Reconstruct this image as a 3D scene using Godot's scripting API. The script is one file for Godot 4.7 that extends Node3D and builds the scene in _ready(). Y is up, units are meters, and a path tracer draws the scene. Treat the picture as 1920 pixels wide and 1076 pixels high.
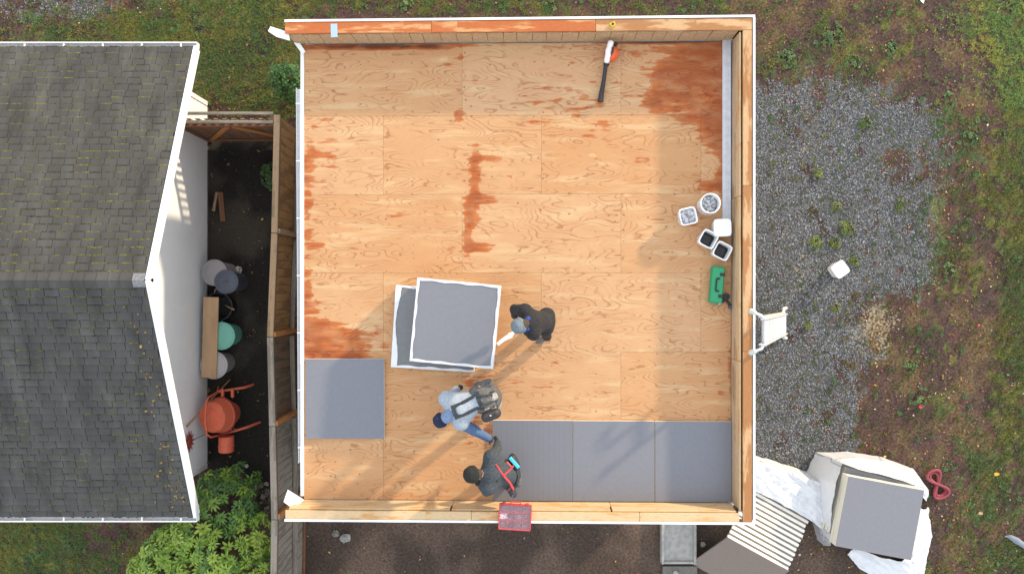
extends Node3D
# A low garage roof being insulated, seen from straight above. Metres, y up, image-up is -z.

const CAMH := 14.0        # camera height above the yard
const FL := 1331.0        # focal length in photograph pixels
const SLOPE := 0.022      # fall of the garage deck towards the gutter side
const DECKY := 3.0

var names := {}
var TD := Transform3D()
var M := {}
var rng := RandomNumberGenerator.new()

# ---------------------------------------------------------------- survey helpers
func at(px: float, py: float, y: float) -> Vector3:      # a surveyed point at height y above the yard
	var d := CAMH - y
	return Vector3((px - 960.0) * d / FL, y, (py - 538.0) * d / FL)

func dk(px: float, py: float, h: float) -> Vector3:      # deck-local point at height h above the deck
	var a := (px - 960.0) / FL
	var x := a * (CAMH - DECKY - h) / (1.0 + SLOPE * a)
	return Vector3(x, h, (py - 538.0) / FL * (CAMH - DECKY - h - SLOPE * x))

func on_deck(px: float, py: float, turn := 0.0) -> Transform3D:
	return TD * Transform3D(Basis(Vector3.UP, turn), dk(px, py, 0.0))

# ---------------------------------------------------------------- naming helpers
func numbered(called: String) -> String:
	var n: int = names.get(called, 0)
	names[called] = n + 1
	return called if n == 0 else "%s_%03d" % [called, n]

func tag(o: Node, label: String, category: String, group := "") -> Node:
	o.set_meta("label", label)
	o.set_meta("category", category)
	if group != "":
		o.set_meta("group", group)
	return o

func thing(called: String, label: String, category: String, xf := Transform3D(), group := "") -> Node3D:
	var o := Node3D.new()
	o.name = numbered(called)
	add_child(o)
	o.transform = xf
	tag(o, label, category, group)
	return o

func put(called: String, mesh: Mesh, m: Material, parent: Node = null, xf := Transform3D()) -> MeshInstance3D:
	var o := MeshInstance3D.new()
	o.name = called if parent else numbered(called)
	o.mesh = mesh
	o.material_override = m
	o.transform = xf
	o.cast_shadow = GeometryInstance3D.SHADOW_CASTING_SETTING_ON
	if parent:
		parent.add_child(o, true)
	else:
		add_child(o)
	return o

func setting(called: String, mesh: Mesh, m: Material, xf := Transform3D()) -> MeshInstance3D:
	var o := put(called, mesh, m, null, xf)
	o.set_meta("kind", "structure")
	return o

# ---------------------------------------------------------------- mesh helpers
class MB:
	var v := PackedVector3Array()
	var n := PackedVector3Array()
	var t := PackedVector2Array()
	var c := PackedColorArray()
	var col := Color(1, 1, 1)
	func tri(a: Vector3, b: Vector3, d: Vector3, out: Vector3, ua := Vector2.ZERO, ub := Vector2.ZERO, ud := Vector2.ZERO) -> void:
		var nn := (b - a).cross(d - a)
		if nn.length_squared() < 1e-16:
			return
		nn = nn.normalized()
		if nn.dot(out) < 0.0:
			nn = -nn
			v.append_array([a, b, d]); t.append_array([ua, ub, ud])
		else:
			v.append_array([a, d, b]); t.append_array([ua, ud, ub])
		n.append_array([nn, nn, nn]); c.append_array([col, col, col])
	func quad(a: Vector3, b: Vector3, d: Vector3, e: Vector3, out: Vector3, uv := []) -> void:
		if uv.is_empty():
			uv = [Vector2(0, 0), Vector2(1, 0), Vector2(1, 1), Vector2(0, 1)]
		tri(a, b, d, out, uv[0], uv[1], uv[2])
		tri(a, d, e, out, uv[0], uv[2], uv[3])
	func smooth_tri(p: Array, nn: Array, uv: Array) -> void:
		var g: Vector3 = (p[1] - p[0]).cross(p[2] - p[0])
		var order := [0, 1, 2] if g.dot(nn[0] + nn[1] + nn[2]) < 0.0 else [0, 2, 1]
		for i in order:
			v.append(p[i]); n.append(nn[i]); t.append(uv[i]); c.append(col)
	# a box with chamfered edges; the texture runs along its longest side
	func box(size: Vector3, bev := 0.0, xf := Transform3D(), off := Vector2.ZERO) -> void:
		var h := size * 0.5
		var la := 0
		if size.y > size.x and size.y >= size.z: la = 1
		elif size.z > size.x and size.z > size.y: la = 2
		var b := minf(bev, minf(h.x, minf(h.y, h.z)) * 0.9)
		var cor := {}
		for sx in [-1, 1]:
			for sy in [-1, 1]:
				for sz in [-1, 1]:
					var s := Vector3(sx, sy, sz)
					cor[s] = [s * (h - Vector3(0, b, b)), s * (h - Vector3(b, 0, b)), s * (h - Vector3(b, b, 0))]
		for ax in 3:
			for sg in [-1, 1]:
				var u := (ax + 1) % 3
				var w := (ax + 2) % 3
				var q := []
				var uv := []
				for k in [[-1, -1], [1, -1], [1, 1], [-1, 1]]:
					var s := Vector3()
					s[ax] = sg; s[u] = k[0]; s[w] = k[1]
					var p: Vector3 = cor[s][ax]
					q.append(xf * p)
					uv.append(boxuv(p, ax, la) + off)
				var o := Vector3()
				o[ax] = sg
				quad(q[0], q[1], q[2], q[3], xf.basis * o, uv)
		if b <= 0.0: return
		for ax in 3:
			var u := (ax + 1) % 3
			var w := (ax + 2) % 3
			for k in [[-1, -1], [1, -1], [1, 1], [-1, 1]]:
				var s0 := Vector3(); s0[ax] = -1; s0[u] = k[0]; s0[w] = k[1]
				var s1 := s0; s1[ax] = 1
				var o := s0; o[ax] = 0
				var uv := [boxuv(cor[s0][u], w, la) + off, boxuv(cor[s1][u], w, la) + off, boxuv(cor[s1][w], u, la) + off, boxuv(cor[s0][w], u, la) + off]
				quad(xf * cor[s0][u], xf * cor[s1][u], xf * cor[s1][w], xf * cor[s0][w], xf.basis * o, uv)
		for s in cor:
			tri(xf * cor[s][0], xf * cor[s][1], xf * cor[s][2], xf.basis * s, off, off, off)
	func boxuv(p: Vector3, ax: int, la: int) -> Vector2:
		if ax == la:
			return Vector2(p[(ax + 1) % 3] * 0.2, p[(ax + 2) % 3])
		var o := 3 - ax - la
		return Vector2(p[la], p[o])
	# revolve a profile of (radius, height) about y
	func lathe(prof: Array, sides: int, xf := Transform3D(), smooth := true) -> void:
		for i in prof.size() - 1:
			var p0: Vector2 = prof[i]
			var p1: Vector2 = prof[i + 1]
			var d := p1 - p0
			if d.length() < 1e-6: continue
			for k in sides:
				var a0 := TAU * k / sides
				var a1 := TAU * (k + 1) / sides
				var e0 := Vector3(cos(a0), 0, sin(a0))
				var e1 := Vector3(cos(a1), 0, sin(a1))
				var n0 := (e0 * d.y - Vector3.UP * d.x).normalized()
				var n1 := (e1 * d.y - Vector3.UP * d.x).normalized()
				var P := [xf * (e0 * p0.x + Vector3.UP * p0.y), xf * (e1 * p0.x + Vector3.UP * p0.y), xf * (e1 * p1.x + Vector3.UP * p1.y), xf * (e0 * p1.x + Vector3.UP * p1.y)]
				var B := xf.basis
				var N := [(B * n0).normalized(), (B * n1).normalized(), (B * n1).normalized(), (B * n0).normalized()]
				var U := [Vector2(float(k) / sides, p0.y), Vector2((k + 1.0) / sides, p0.y), Vector2((k + 1.0) / sides, p1.y), Vector2(float(k) / sides, p1.y)]
				if p0.x > 1e-6:
					smooth_tri([P[0], P[1], P[2]], [N[0], N[1], N[2]], [U[0], U[1], U[2]])
				if p1.x > 1e-6:
					smooth_tri([P[0], P[2], P[3]], [N[0], N[2], N[3]], [U[0], U[2], U[3]])
	# a tube through points with a radius at each
	func tube(pts: Array, rad: Array, sides := 8, caps := true) -> void:
		var rings := []
		var nrm := []
		var up := Vector3.UP
		var length := 0.0
		var ls := []
		for i in pts.size():
			var d: Vector3 = (pts[mini(i + 1, pts.size() - 1)] - pts[maxi(i - 1, 0)]).normalized()
			if absf(d.dot(up)) > 0.95: up = Vector3.RIGHT if absf(d.x) < 0.9 else Vector3.FORWARD
			var s := d.cross(up).normalized()
			up = s.cross(d).normalized()
			var r := []
			var q := []
			for k in sides:
				var a := TAU * k / sides
				var e := s * cos(a) + up * sin(a)
				q.append(e)
				r.append(pts[i] + e * float(rad[mini(i, rad.size() - 1)]))
			rings.append(r); nrm.append(q)
			if i > 0: length += (pts[i] - pts[i - 1]).length()
			ls.append(length)
		for i in pts.size() - 1:
			for k in sides:
				var j := (k + 1) % sides
				var u0 := float(k) / sides * 0.3
				var u1 := (k + 1.0) / sides * 0.3
				smooth_tri([rings[i][k], rings[i][j], rings[i + 1][j]], [nrm[i][k], nrm[i][j], nrm[i + 1][j]], [Vector2(ls[i], u0), Vector2(ls[i], u1), Vector2(ls[i + 1], u1)])
				smooth_tri([rings[i][k], rings[i + 1][j], rings[i + 1][k]], [nrm[i][k], nrm[i + 1][j], nrm[i + 1][k]], [Vector2(ls[i], u0), Vector2(ls[i + 1], u1), Vector2(ls[i + 1], u0)])
		if caps:
			for e in [0, pts.size() - 1]:
				var o: Vector3 = (pts[0] - pts[1]) if e == 0 else (pts[-1] - pts[-2])
				for k in sides:
					tri(pts[e], rings[e][k], rings[e][(k + 1) % sides], o)
	# a flat outline given depth along y
	func prism(poly: PackedVector2Array, y0: float, y1: float, xf := Transform3D()) -> void:
		var idx := Geometry2D.triangulate_polygon(poly)
		for i in range(0, idx.size(), 3):
			var p := [poly[idx[i]], poly[idx[i + 1]], poly[idx[i + 2]]]
			for y in [y0, y1]:
				tri(xf * Vector3(p[0].x, y, p[0].y), xf * Vector3(p[1].x, y, p[1].y), xf * Vector3(p[2].x, y, p[2].y), xf.basis * Vector3(0, 1 if y == maxf(y0, y1) else -1, 0), p[0], p[1], p[2])
		var area := 0.0
		for i in poly.size():
			var a := poly[i]; var b := poly[(i + 1) % poly.size()]
			area += a.x * b.y - b.x * a.y
		for i in poly.size():
			var a := poly[i]; var b := poly[(i + 1) % poly.size()]
			var o := Vector3(b.y - a.y, 0, a.x - b.x) * signf(area)
			quad(xf * Vector3(a.x, y0, a.y), xf * Vector3(b.x, y0, b.y), xf * Vector3(b.x, y1, b.y), xf * Vector3(a.x, y1, a.y), xf.basis * o, [Vector2(a.x + a.y, y0), Vector2(b.x + b.y, y0), Vector2(b.x + b.y, y1), Vector2(a.x + a.y, y1)])
	func mesh() -> ArrayMesh:
		var arr := []
		arr.resize(Mesh.ARRAY_MAX)
		arr[Mesh.ARRAY_VERTEX] = v
		arr[Mesh.ARRAY_NORMAL] = n
		arr[Mesh.ARRAY_TEX_UV] = t
		arr[Mesh.ARRAY_COLOR] = c
		var m := ArrayMesh.new()
		m.add_surface_from_arrays(Mesh.PRIMITIVE_TRIANGLES, arr)
		return m

func box_mesh(size: Vector3, bev := 0.0, off := Vector2.ZERO) -> ArrayMesh:
	var b := MB.new()
	b.box(size, bev, Transform3D(), off)
	return b.mesh()

func pos(x: float, y: float, z: float) -> Transform3D:
	return Transform3D(Basis(), Vector3(x, y, z))

func turned(p: Vector3, ry := 0.0, rx := 0.0, rz := 0.0) -> Transform3D:
	return Transform3D(Basis.from_euler(Vector3(rx, ry, rz)), p)

func along(a: Vector3, b: Vector3, up := Vector3.UP) -> Transform3D:   # x axis from a to b, origin midway
	var x := (b - a).normalized()
	var z := x.cross(up).normalized()
	return Transform3D(Basis(x, z.cross(x), z), (a + b) * 0.5)

# smoothly joined tapered capsules, meshed as surface nets: bones are [a, b, radius_a, radius_b]
func skin_mesh(bones: Array, cell: float, k: float, mb: MB = null) -> MB:
	if mb == null: mb = MB.new()
	var lo := Vector3(1e9, 1e9, 1e9)
	var hi := -lo
	for b in bones:
		var r: float = maxf(b[2], b[3]) + 3.0 * cell
		for p in [b[0], b[1]]:
			lo = lo.min(p - Vector3(r, r, r)); hi = hi.max(p + Vector3(r, r, r))
	var nx := int((hi.x - lo.x) / cell) + 2
	var ny := int((hi.y - lo.y) / cell) + 2
	var nz := int((hi.z - lo.z) / cell) + 2
	var f := PackedFloat32Array()
	f.resize(nx * ny * nz)
	f.fill(1.0)
	for b in bones:
		var a: Vector3 = b[0]
		var ba: Vector3 = b[1] - a
		var l2 := maxf(ba.length_squared(), 1e-9)
		var ra: float = b[2]
		var rb: float = b[3]
		var mr := maxf(ra, rb) + k * 0.5 + 2.5 * cell
		var p0: Vector3 = ((a.min(b[1]) - Vector3(mr, mr, mr) - lo) / cell).max(Vector3.ZERO)
		var p1: Vector3 = (a.max(b[1]) + Vector3(mr, mr, mr) - lo) / cell
		for z in range(int(p0.z), mini(int(p1.z) + 1, nz)):
			for y in range(int(p0.y), mini(int(p1.y) + 1, ny)):
				var i := (z * ny + y) * nx
				for x in range(int(p0.x), mini(int(p1.x) + 1, nx)):
					var q := lo + Vector3(x, y, z) * cell - a
					var h := clampf(q.dot(ba) / l2, 0.0, 1.0)
					var d := (q - ba * h).length() - ra - (rb - ra) * h
					var old := f[i + x]
					var e := maxf(k - absf(old - d), 0.0) / k
					f[i + x] = minf(old, d) - e * e * k * 0.25
	var idx := {}
	var vs := []
	var stepx := [0, 1, nx, nx + 1, nx * ny, nx * ny + 1, nx * ny + nx, nx * ny + nx + 1]
	var edges := [[0, 1], [0, 2], [0, 4], [1, 3], [1, 5], [2, 3], [2, 6], [3, 7], [4, 5], [4, 6], [5, 7], [6, 7]]
	for z in nz - 1:
		for y in ny - 1:
			var row := (z * ny + y) * nx
			for x in nx - 1:
				var i := row + x
				var f0 := f[i]
				if absf(f0) > 2.5 * cell: continue
				var inside := 0
				for s in stepx:
					if f[i + s] < 0.0: inside += 1
				if inside == 0 or inside == 8: continue
				var sum := Vector3.ZERO
				var cnt := 0
				for e in edges:
					var fa := f[i + stepx[e[0]]]
					var fb := f[i + stepx[e[1]]]
					if (fa < 0.0) != (fb < 0.0):
						var tt := fa / (fa - fb)
						var ca := Vector3(e[0] & 1, (e[0] >> 1) & 1, e[0] >> 2)
						var cb := Vector3(e[1] & 1, (e[1] >> 1) & 1, e[1] >> 2)
						sum += ca.lerp(cb, tt)
						cnt += 1
				idx[i] = vs.size()
				vs.append(lo + (Vector3(x, y, z) + sum / cnt) * cell)
	var faces := []
	var nrm := []
	nrm.resize(vs.size())
	nrm.fill(Vector3.ZERO)
	var st3 := [1, nx, nx * ny]
	for i in idx:
		for ax in 3:
			var f0 := f[i]
			var f1 := f[i + st3[ax]]
			if (f0 < 0.0) == (f1 < 0.0): continue
			var u: int = st3[(ax + 1) % 3]
			var w: int = st3[(ax + 2) % 3]
			if not (idx.has(i - u) and idx.has(i - w) and idx.has(i - u - w)): continue
			var q := [idx[i], idx[i - u], idx[i - u - w], idx[i - w]]
			if f0 < 0.0: q.reverse()
			var g: Vector3 = (vs[q[2]] - vs[q[0]]).cross(vs[q[3]] - vs[q[1]])
			for j in q: nrm[j] += g
			faces.append(q)
	# orient the normals outward: the field grows outward along the stored edge direction
	for q in faces:
		var P := [vs[q[0]], vs[q[1]], vs[q[2]], vs[q[3]]]
		var N := [-nrm[q[0]].normalized(), -nrm[q[1]].normalized(), -nrm[q[2]].normalized(), -nrm[q[3]].normalized()]
		var U := []
		for p in P: U.append(Vector2(p.x + p.z * 0.5, p.y))
		mb.smooth_tri([P[0], P[1], P[2]], [N[0], N[1], N[2]], [U[0], U[1], U[2]])
		mb.smooth_tri([P[0], P[2], P[3]], [N[0], N[2], N[3]], [U[0], U[2], U[3]])
	return mb

# ---------------------------------------------------------------- materials
func srgb(c: Color) -> Color:
	return c.linear_to_srgb()

func plain(c: Color, rough := 0.8, metal := 0.0) -> StandardMaterial3D:     # c is a linear base colour
	var m := StandardMaterial3D.new()
	m.albedo_color = srgb(c)
	m.roughness = rough
	m.metallic = metal
	return m

func noise(s: int, freq: float, octaves := 4, type := FastNoiseLite.TYPE_SIMPLEX_SMOOTH) -> FastNoiseLite:
	var n := FastNoiseLite.new()
	n.seed = s
	n.noise_type = type
	n.frequency = freq
	n.fractal_type = FastNoiseLite.FRACTAL_FBM if octaves > 1 else FastNoiseLite.FRACTAL_NONE
	n.fractal_octaves = octaves
	return n

func image_tex(img: Image) -> ImageTexture:
	img.generate_mipmaps()
	return ImageTexture.create_from_image(img)

# a seamless mottled texture between linear colours, by noise
func mottle(cols: Array, s: int, freq: float, octaves := 5, size := 256, gain := 1.0, stretch := 1) -> ImageTexture:
	var src := noise(s, freq, octaves).get_seamless_image(size, maxi(size / stretch, 8))
	if stretch > 1: src.resize(size, size, Image.INTERPOLATE_CUBIC)
	src.convert(Image.FORMAT_L8)
	var data := src.get_data()
	var out := PackedByteArray()
	out.resize(size * size * 3)
	var lut := []
	for i in 256:
		var x := clampf((i / 255.0 - 0.5) * gain + 0.5, 0.0, 0.9999) * (cols.size() - 1)
		var c: Color = srgb(cols[int(x)].lerp(cols[int(x) + 1], x - int(x)))
		lut.append([c.r8, c.g8, c.b8])
	for i in size * size:
		var l = lut[data[i]]
		out[i * 3] = l[0]; out[i * 3 + 1] = l[1]; out[i * 3 + 2] = l[2]
	return image_tex(Image.create_from_data(size, size, false, Image.FORMAT_RGB8, out))

func tri_mat(tex: Texture2D, scale: float, rough := 0.85, metal := 0.0, world := true) -> StandardMaterial3D:
	var m := StandardMaterial3D.new()
	m.albedo_texture = tex
	m.uv1_triplanar = true
	m.uv1_world_triplanar = world
	m.uv1_scale = Vector3(scale, scale, scale)
	m.roughness = rough
	m.metallic = metal
	return m

func uv_mat(tex: Texture2D, su: float, sv: float, rough := 0.85) -> StandardMaterial3D:
	var m := StandardMaterial3D.new()
	m.albedo_texture = tex
	m.uv1_scale = Vector3(su, sv, 1)
	m.roughness = rough
	return m

func tinted(m: StandardMaterial3D) -> StandardMaterial3D:
	m.vertex_color_use_as_albedo = true
	return m

# sawn timber: grain along u, knots and damp blotches that follow the grain
func wood_tex(base: Color, dark: Color, stain: Color, cover: float, s: int) -> ImageTexture:
	var w := 768
	var h := 192
	var ng := noise(s, 0.02, 3)
	var nl := noise(s + 1, 0.5, 2)
	var ns := noise(s + 2, 0.012, 4)
	var out := PackedByteArray()
	out.resize(w * h * 3)
	var r := RandomNumberGenerator.new()
	r.seed = s
	var knots := []
	for i in 7: knots.append(Vector3(r.randf() * w, r.randf() * h, r.randf_range(3, 7)))
	for y in h:
		for x in w:
			var g := ng.get_noise_2d(x * 0.14, y * 1.6) * 5.0
			var line := absf(g - floorf(g) - 0.5) * 2.0
			line = pow(line, 3.0) * 0.45 + (nl.get_noise_2d(x * 0.05, y * 1.0) * 0.5 + 0.5) * 0.35
			var kk := 0.0
			for k in knots:
				var d: float = Vector2((x - k.x) * 0.6, y - k.y).length() / k.z
				if d < 2.0: kk = maxf(kk, 1.0 - d * 0.5)
			var c := base.lerp(dark, clampf(line + kk * 0.8, 0, 1))
			var sv := ns.get_noise_2d(x * 0.22, y * 1.1) + nl.get_noise_2d(x * 0.03, y * 0.6) * 0.22 + 0.5
			var sm := smoothstep(1.0 - cover - 0.16, 1.0 - cover + 0.16, sv)
			c = c.lerp(stain * (1.0 - 0.35 * line), sm * 0.9)
			var q := srgb(c)
			var i := (y * w + x) * 3
			out[i] = q.r8; out[i + 1] = q.g8; out[i + 2] = q.b8
	return image_tex(Image.create_from_data(w, h, false, Image.FORMAT_RGB8, out))

# ---------------------------------------------------------------- the yard
const YX0 := -300.0
const YY0 := -220.0
const YW := 2520.0
const YH := 1520.0
var mask_gravel := PackedFloat32Array()
var mask_grass := PackedFloat32Array()
var mask_soil := PackedFloat32Array()
var mask_bare := PackedFloat32Array()
var mask_alley_shade := PackedFloat32Array()
const MW := 252
const MH := 152

func blank() -> PackedFloat32Array:
	var a := PackedFloat32Array()
	a.resize(MW * MH)
	return a

func fill_poly(a: PackedFloat32Array, pts: Array, v: float) -> PackedFloat32Array:
	var poly := PackedVector2Array()
	for i in range(0, pts.size(), 2): poly.append(Vector2(pts[i], pts[i + 1]))
	for y in MH:
		for x in MW:
			if Geometry2D.is_point_in_polygon(Vector2(YX0 + x * 10 + 5, YY0 + y * 10 + 5), poly):
				a[y * MW + x] = v
	return a

func fill_blob(a: PackedFloat32Array, cx: float, cy: float, rx: float, ry: float, v: float) -> PackedFloat32Array:
	for y in MH:
		for x in MW:
			var d := Vector2((YX0 + x * 10 + 5 - cx) / rx, (YY0 + y * 10 + 5 - cy) / ry).length()
			if d < 1.3:
				a[y * MW + x] = clampf(a[y * MW + x] + v * clampf((1.3 - d) / 0.6, 0.0, 1.0), 0.0, 1.0)
	return a

func blur(a: PackedFloat32Array, times: int) -> PackedFloat32Array:
	for t in times:
		var b := a.duplicate()
		for y in range(1, MH - 1):
			for x in range(1, MW - 1):
				var i := y * MW + x
				b[i] = (a[i] * 2.0 + a[i - 1] + a[i + 1] + a[i - MW] + a[i + MW]) / 6.0
		a = b
	return a

func look(a: PackedFloat32Array, px: float, py: float) -> float:
	var x := clampi(int((px - YX0) / 10.0), 0, MW - 1)
	var y := clampi(int((py - YY0) / 10.0), 0, MH - 1)
	return a[y * MW + x]

func upscale(a: PackedFloat32Array, w: int, h: int) -> PackedByteArray:
	var d := PackedByteArray()
	d.resize(MW * MH)
	for i in MW * MH: d[i] = int(clampf(a[i], 0, 1) * 255.0)
	var im := Image.create_from_data(MW, MH, false, Image.FORMAT_L8, d)
	im.resize(w, h, Image.INTERPOLATE_BILINEAR)
	return im.get_data()

func noise_bytes(s: int, freq: float, oct: int, w: int, h: int) -> PackedByteArray:
	var im := noise(s, freq, oct).get_image(w, h, false, false, true)
	im.convert(Image.FORMAT_L8)
	return im.get_data()

func yard_masks() -> void:
	mask_gravel = fill_poly(blank(), [1380, 150, 1440, 160, 1500, 172, 1545, 205, 1590, 160, 1640, 165, 1660, 195, 1745, 185, 1762, 230, 1768, 285, 1742, 305, 1752, 345, 1738, 400, 1748, 440, 1752, 490, 1735, 535, 1700, 545, 1640, 560, 1610, 590, 1632, 650, 1620, 705, 1600, 780, 1602, 850, 1540, 905, 1380, 900], 1.0)
	mask_gravel = fill_blob(mask_gravel, 1695, 300, 50, 45, -0.7)
	mask_gravel = fill_blob(mask_gravel, 1510, 245, 28, 42, -0.45)
	mask_gravel = fill_blob(mask_gravel, 1640, 560, 45, 50, -0.4)
	mask_gravel = fill_blob(mask_gravel, 1500, 640, 40, 40, -0.2)
	mask_gravel = fill_blob(mask_gravel, 1545, 800, 40, 40, -0.35)
	for e in [[1480, 200, 40, 20, -0.3], [1590, 300, 26, 30, -0.25], [1450, 480, 45, 40, -0.25], [1585, 700, 45, 40, -0.4], [1480, 780, 40, 30, -0.25], [1560, 400, 30, 20, -0.3], [1660, 470, 40, 30, -0.3], [1700, 420, 30, 40, -0.3], [1560, 160, 60, 40, 0.35], [1790, 300, 30, 60, 0.3]]:
		mask_gravel = fill_blob(mask_gravel, e[0], e[1], e[2], e[3], e[4])
	mask_gravel = fill_blob(mask_gravel, 60, -30, 190, 75, 0.5)
	mask_gravel = blur(mask_gravel, 5)
	mask_grass = blank()
	for e in [[40, 70, 130, 60, 0.4], [200, 75, 120, 40, 0.65], [330, 40, 130, 40, 0.95], [450, 60, 120, 70, 0.95], [430, 150, 90, 60, 0.8], [520, 150, 50, 110, 0.8], [520, 30, 40, 40, 0.3], [620, 5, 80, 25, 0.5], [820, 5, 140, 25, 0.55], [1000, 10, 80, 18, 0.5], [1170, 5, 70, 25, 0.5], [1320, 10, 50, 22, 0.6], [1570, 60, 50, 45, 0.42], [1480, 105, 50, 35, 0.42], [1600, 120, 60, 30, 0.36], [1680, 95, 40, 25, 0.3],
		[1890, 40, 90, 60, 0.95], [1910, 130, 50, 90, 0.75], [1940, 260, 70, 120, 0.75], [1800, 250, 60, 60, 0.3], [1930, 400, 80, 110, 0.6], [1790, 410, 70, 70, 0.3], [1840, 330, 60, 60, 0.3], [1780, 510, 55, 50, 0.4], [1925, 560, 50, 130, 0.75], [1925, 720, 70, 130, 0.75], [1740, 640, 60, 40, 0.3], [1750, 760, 45, 30, 0.4], [1880, 860, 80, 70, 0.4], [1850, 920, 50, 60, 0.45], [1870, 1000, 90, 60, 0.4], [1930, 1080, 100, 60, 0.75], [1790, 1080, 60, 30, 0.3], [1700, 30, 80, 30, 0.25],
		[80, 1040, 230, 80, 0.95], [230, 1010, 80, 50, -0.5], [700, 1150, 400, 60, 0.3], [2110, 500, 150, 700, 0.9], [500, -80, 700, 70, 0.7], [1500, -80, 500, 60, 0.5], [-100, 1000, 200, 300, 0.8]]:
		mask_grass = fill_blob(mask_grass, e[0], e[1], e[2], e[3], e[4])
	mask_soil = fill_poly(blank(), [560, 900, 1430, 900, 1600, 985, 1620, 1300, 560, 1300], 1.0)
	mask_soil = fill_poly(mask_soil, [385, 265, 570, 265, 570, 1300, 470, 1300, 470, 900, 380, 880], 1.0)
	mask_soil = blur(mask_soil, 2)
	mask_alley_shade = blur(fill_poly(blank(), [385, 262, 590, 262, 590, 980, 470, 960, 460, 880, 380, 880], 1.0), 2)  # where the alley shade is put into the soil colour
	mask_bare = fill_blob(blank(), 1640, 615, 34, 40, 0.72)
	mask_bare = fill_blob(mask_bare, 1520, 515, 40, 28, 0.35)
	mask_bare = blur(mask_bare, 1)

func yard_texture() -> ImageTexture:
	var w := 1890
	var h := 1140
	var G := upscale(mask_gravel, w, h)
	var R := upscale(mask_grass, w, h)
	var S := upscale(mask_soil, w, h)
	var A := upscale(mask_bare, w, h)
	var D := upscale(mask_alley_shade, w, h)
	var n1 := noise_bytes(11, 0.006, 5, w, h)
	var n2 := noise_bytes(12, 0.035, 4, w, h)
	var n3 := noise_bytes(13, 0.22, 3, w, h)
	var n4 := noise_bytes(14, 0.013, 5, w, h)
	var out := PackedByteArray()
	out.resize(w * h * 3)
	var gam := PackedByteArray()
	gam.resize(4096)
	for i in 4096: gam[i] = srgb(Color(i / 4095.0, 0, 0)).r8
	for i in w * h:
		var a := n1[i] / 255.0
		var b := n2[i] / 255.0
		var c := clampf((n3[i] / 255.0 - 0.5) * 2.0 + 0.5, 0.0, 1.0)
		var d := n4[i] / 255.0
		var s := 0.50 + 0.95 * c
		var u := clampf((d - 0.3) * 2.2, 0.0, 1.0)
		var ol := clampf((b - 0.5) * 2.5 + (d - 0.47) * 6.0, 0.0, 1.0)
		var cr := (0.040 + 0.056 * u + 0.026 * b) * s
		var cg := (0.021 + 0.020 * u + 0.020 * b + 0.016 * ol) * s
		var cb := (0.017 + 0.012 * u + 0.017 * b - 0.006 * ol) * s
		var so := S[i] / 255.0
		if so > 0.0:
			var q := clampf((so - 0.5 + (b - 0.5) * 0.8) * 4.0 + 0.5, 0.0, 1.0)
			var l := (0.7 + 0.8 * clampf((a - 0.5) * 3.0 + 0.3, 0.0, 1.0)) * (0.65 + 0.7 * c)
			cr = lerpf(cr, 0.075 * l, q); cg = lerpf(cg, 0.050 * l, q); cb = lerpf(cb, 0.036 * l, q)
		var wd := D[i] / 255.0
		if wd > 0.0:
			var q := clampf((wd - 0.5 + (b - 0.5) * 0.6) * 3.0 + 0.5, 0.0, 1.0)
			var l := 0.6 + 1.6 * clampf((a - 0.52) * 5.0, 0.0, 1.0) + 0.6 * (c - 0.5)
			cr = lerpf(cr, 0.019 * l, q); cg = lerpf(cg, 0.016 * l, q); cb = lerpf(cb, 0.012 * l, q)  # damp soil, painted darker to carry the shade of the alley
		var g := G[i] / 255.0
		if g > 0.0:
			var q := clampf((g - 0.5 + (b - 0.5) * 1.9 + (d - 0.5) * 1.3) * 2.6 + 0.5, 0.0, 1.0)
			var l := 0.45 + 1.15 * c
			cr = lerpf(cr, 0.085 * l, q); cg = lerpf(cg, 0.085 * l, q); cb = lerpf(cb, 0.086 * l, q)
		var r := R[i] / 255.0
		if r > 0.0:
			var q := clampf((r - 0.66 + (b - 0.5) * 2.6 + (d - 0.5) * 0.6) * 2.0 + 0.5, 0.0, 1.0) * 0.85
			var yel := clampf((a - 0.42) * 4.0, 0.0, 1.0)
			cr = lerpf(cr, (0.050 + 0.060 * yel) * s, q); cg = lerpf(cg, (0.072 + 0.045 * yel) * s, q); cb = lerpf(cb, 0.018 * s, q)
		var e := A[i] / 255.0
		if e > 0.0:
			var q := clampf((e - 0.55 + (b - 0.5) * 1.2 + (c - 0.5) * 0.9) * 3.0 + 0.5, 0.0, 1.0)
			cr = lerpf(cr, 0.26 * s, q * 0.8); cg = lerpf(cg, 0.20 * s, q * 0.8); cb = lerpf(cb, 0.12 * s, q * 0.8)
		out[i * 3] = gam[mini(int(cr * 4095.0), 4095)]
		out[i * 3 + 1] = gam[mini(int(cg * 4095.0), 4095)]
		out[i * 3 + 2] = gam[mini(int(cb * 4095.0), 4095)]
	return image_tex(Image.create_from_data(w, h, false, Image.FORMAT_RGB8, out))

func covered(px: float, py: float) -> bool:      # under the garage, the house or the far side of the frame
	if px > 600 and px < 1290 and py > 130 and py < 900: return true
	if px < 385 and py > 185 and py < 900: return true
	return false

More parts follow.
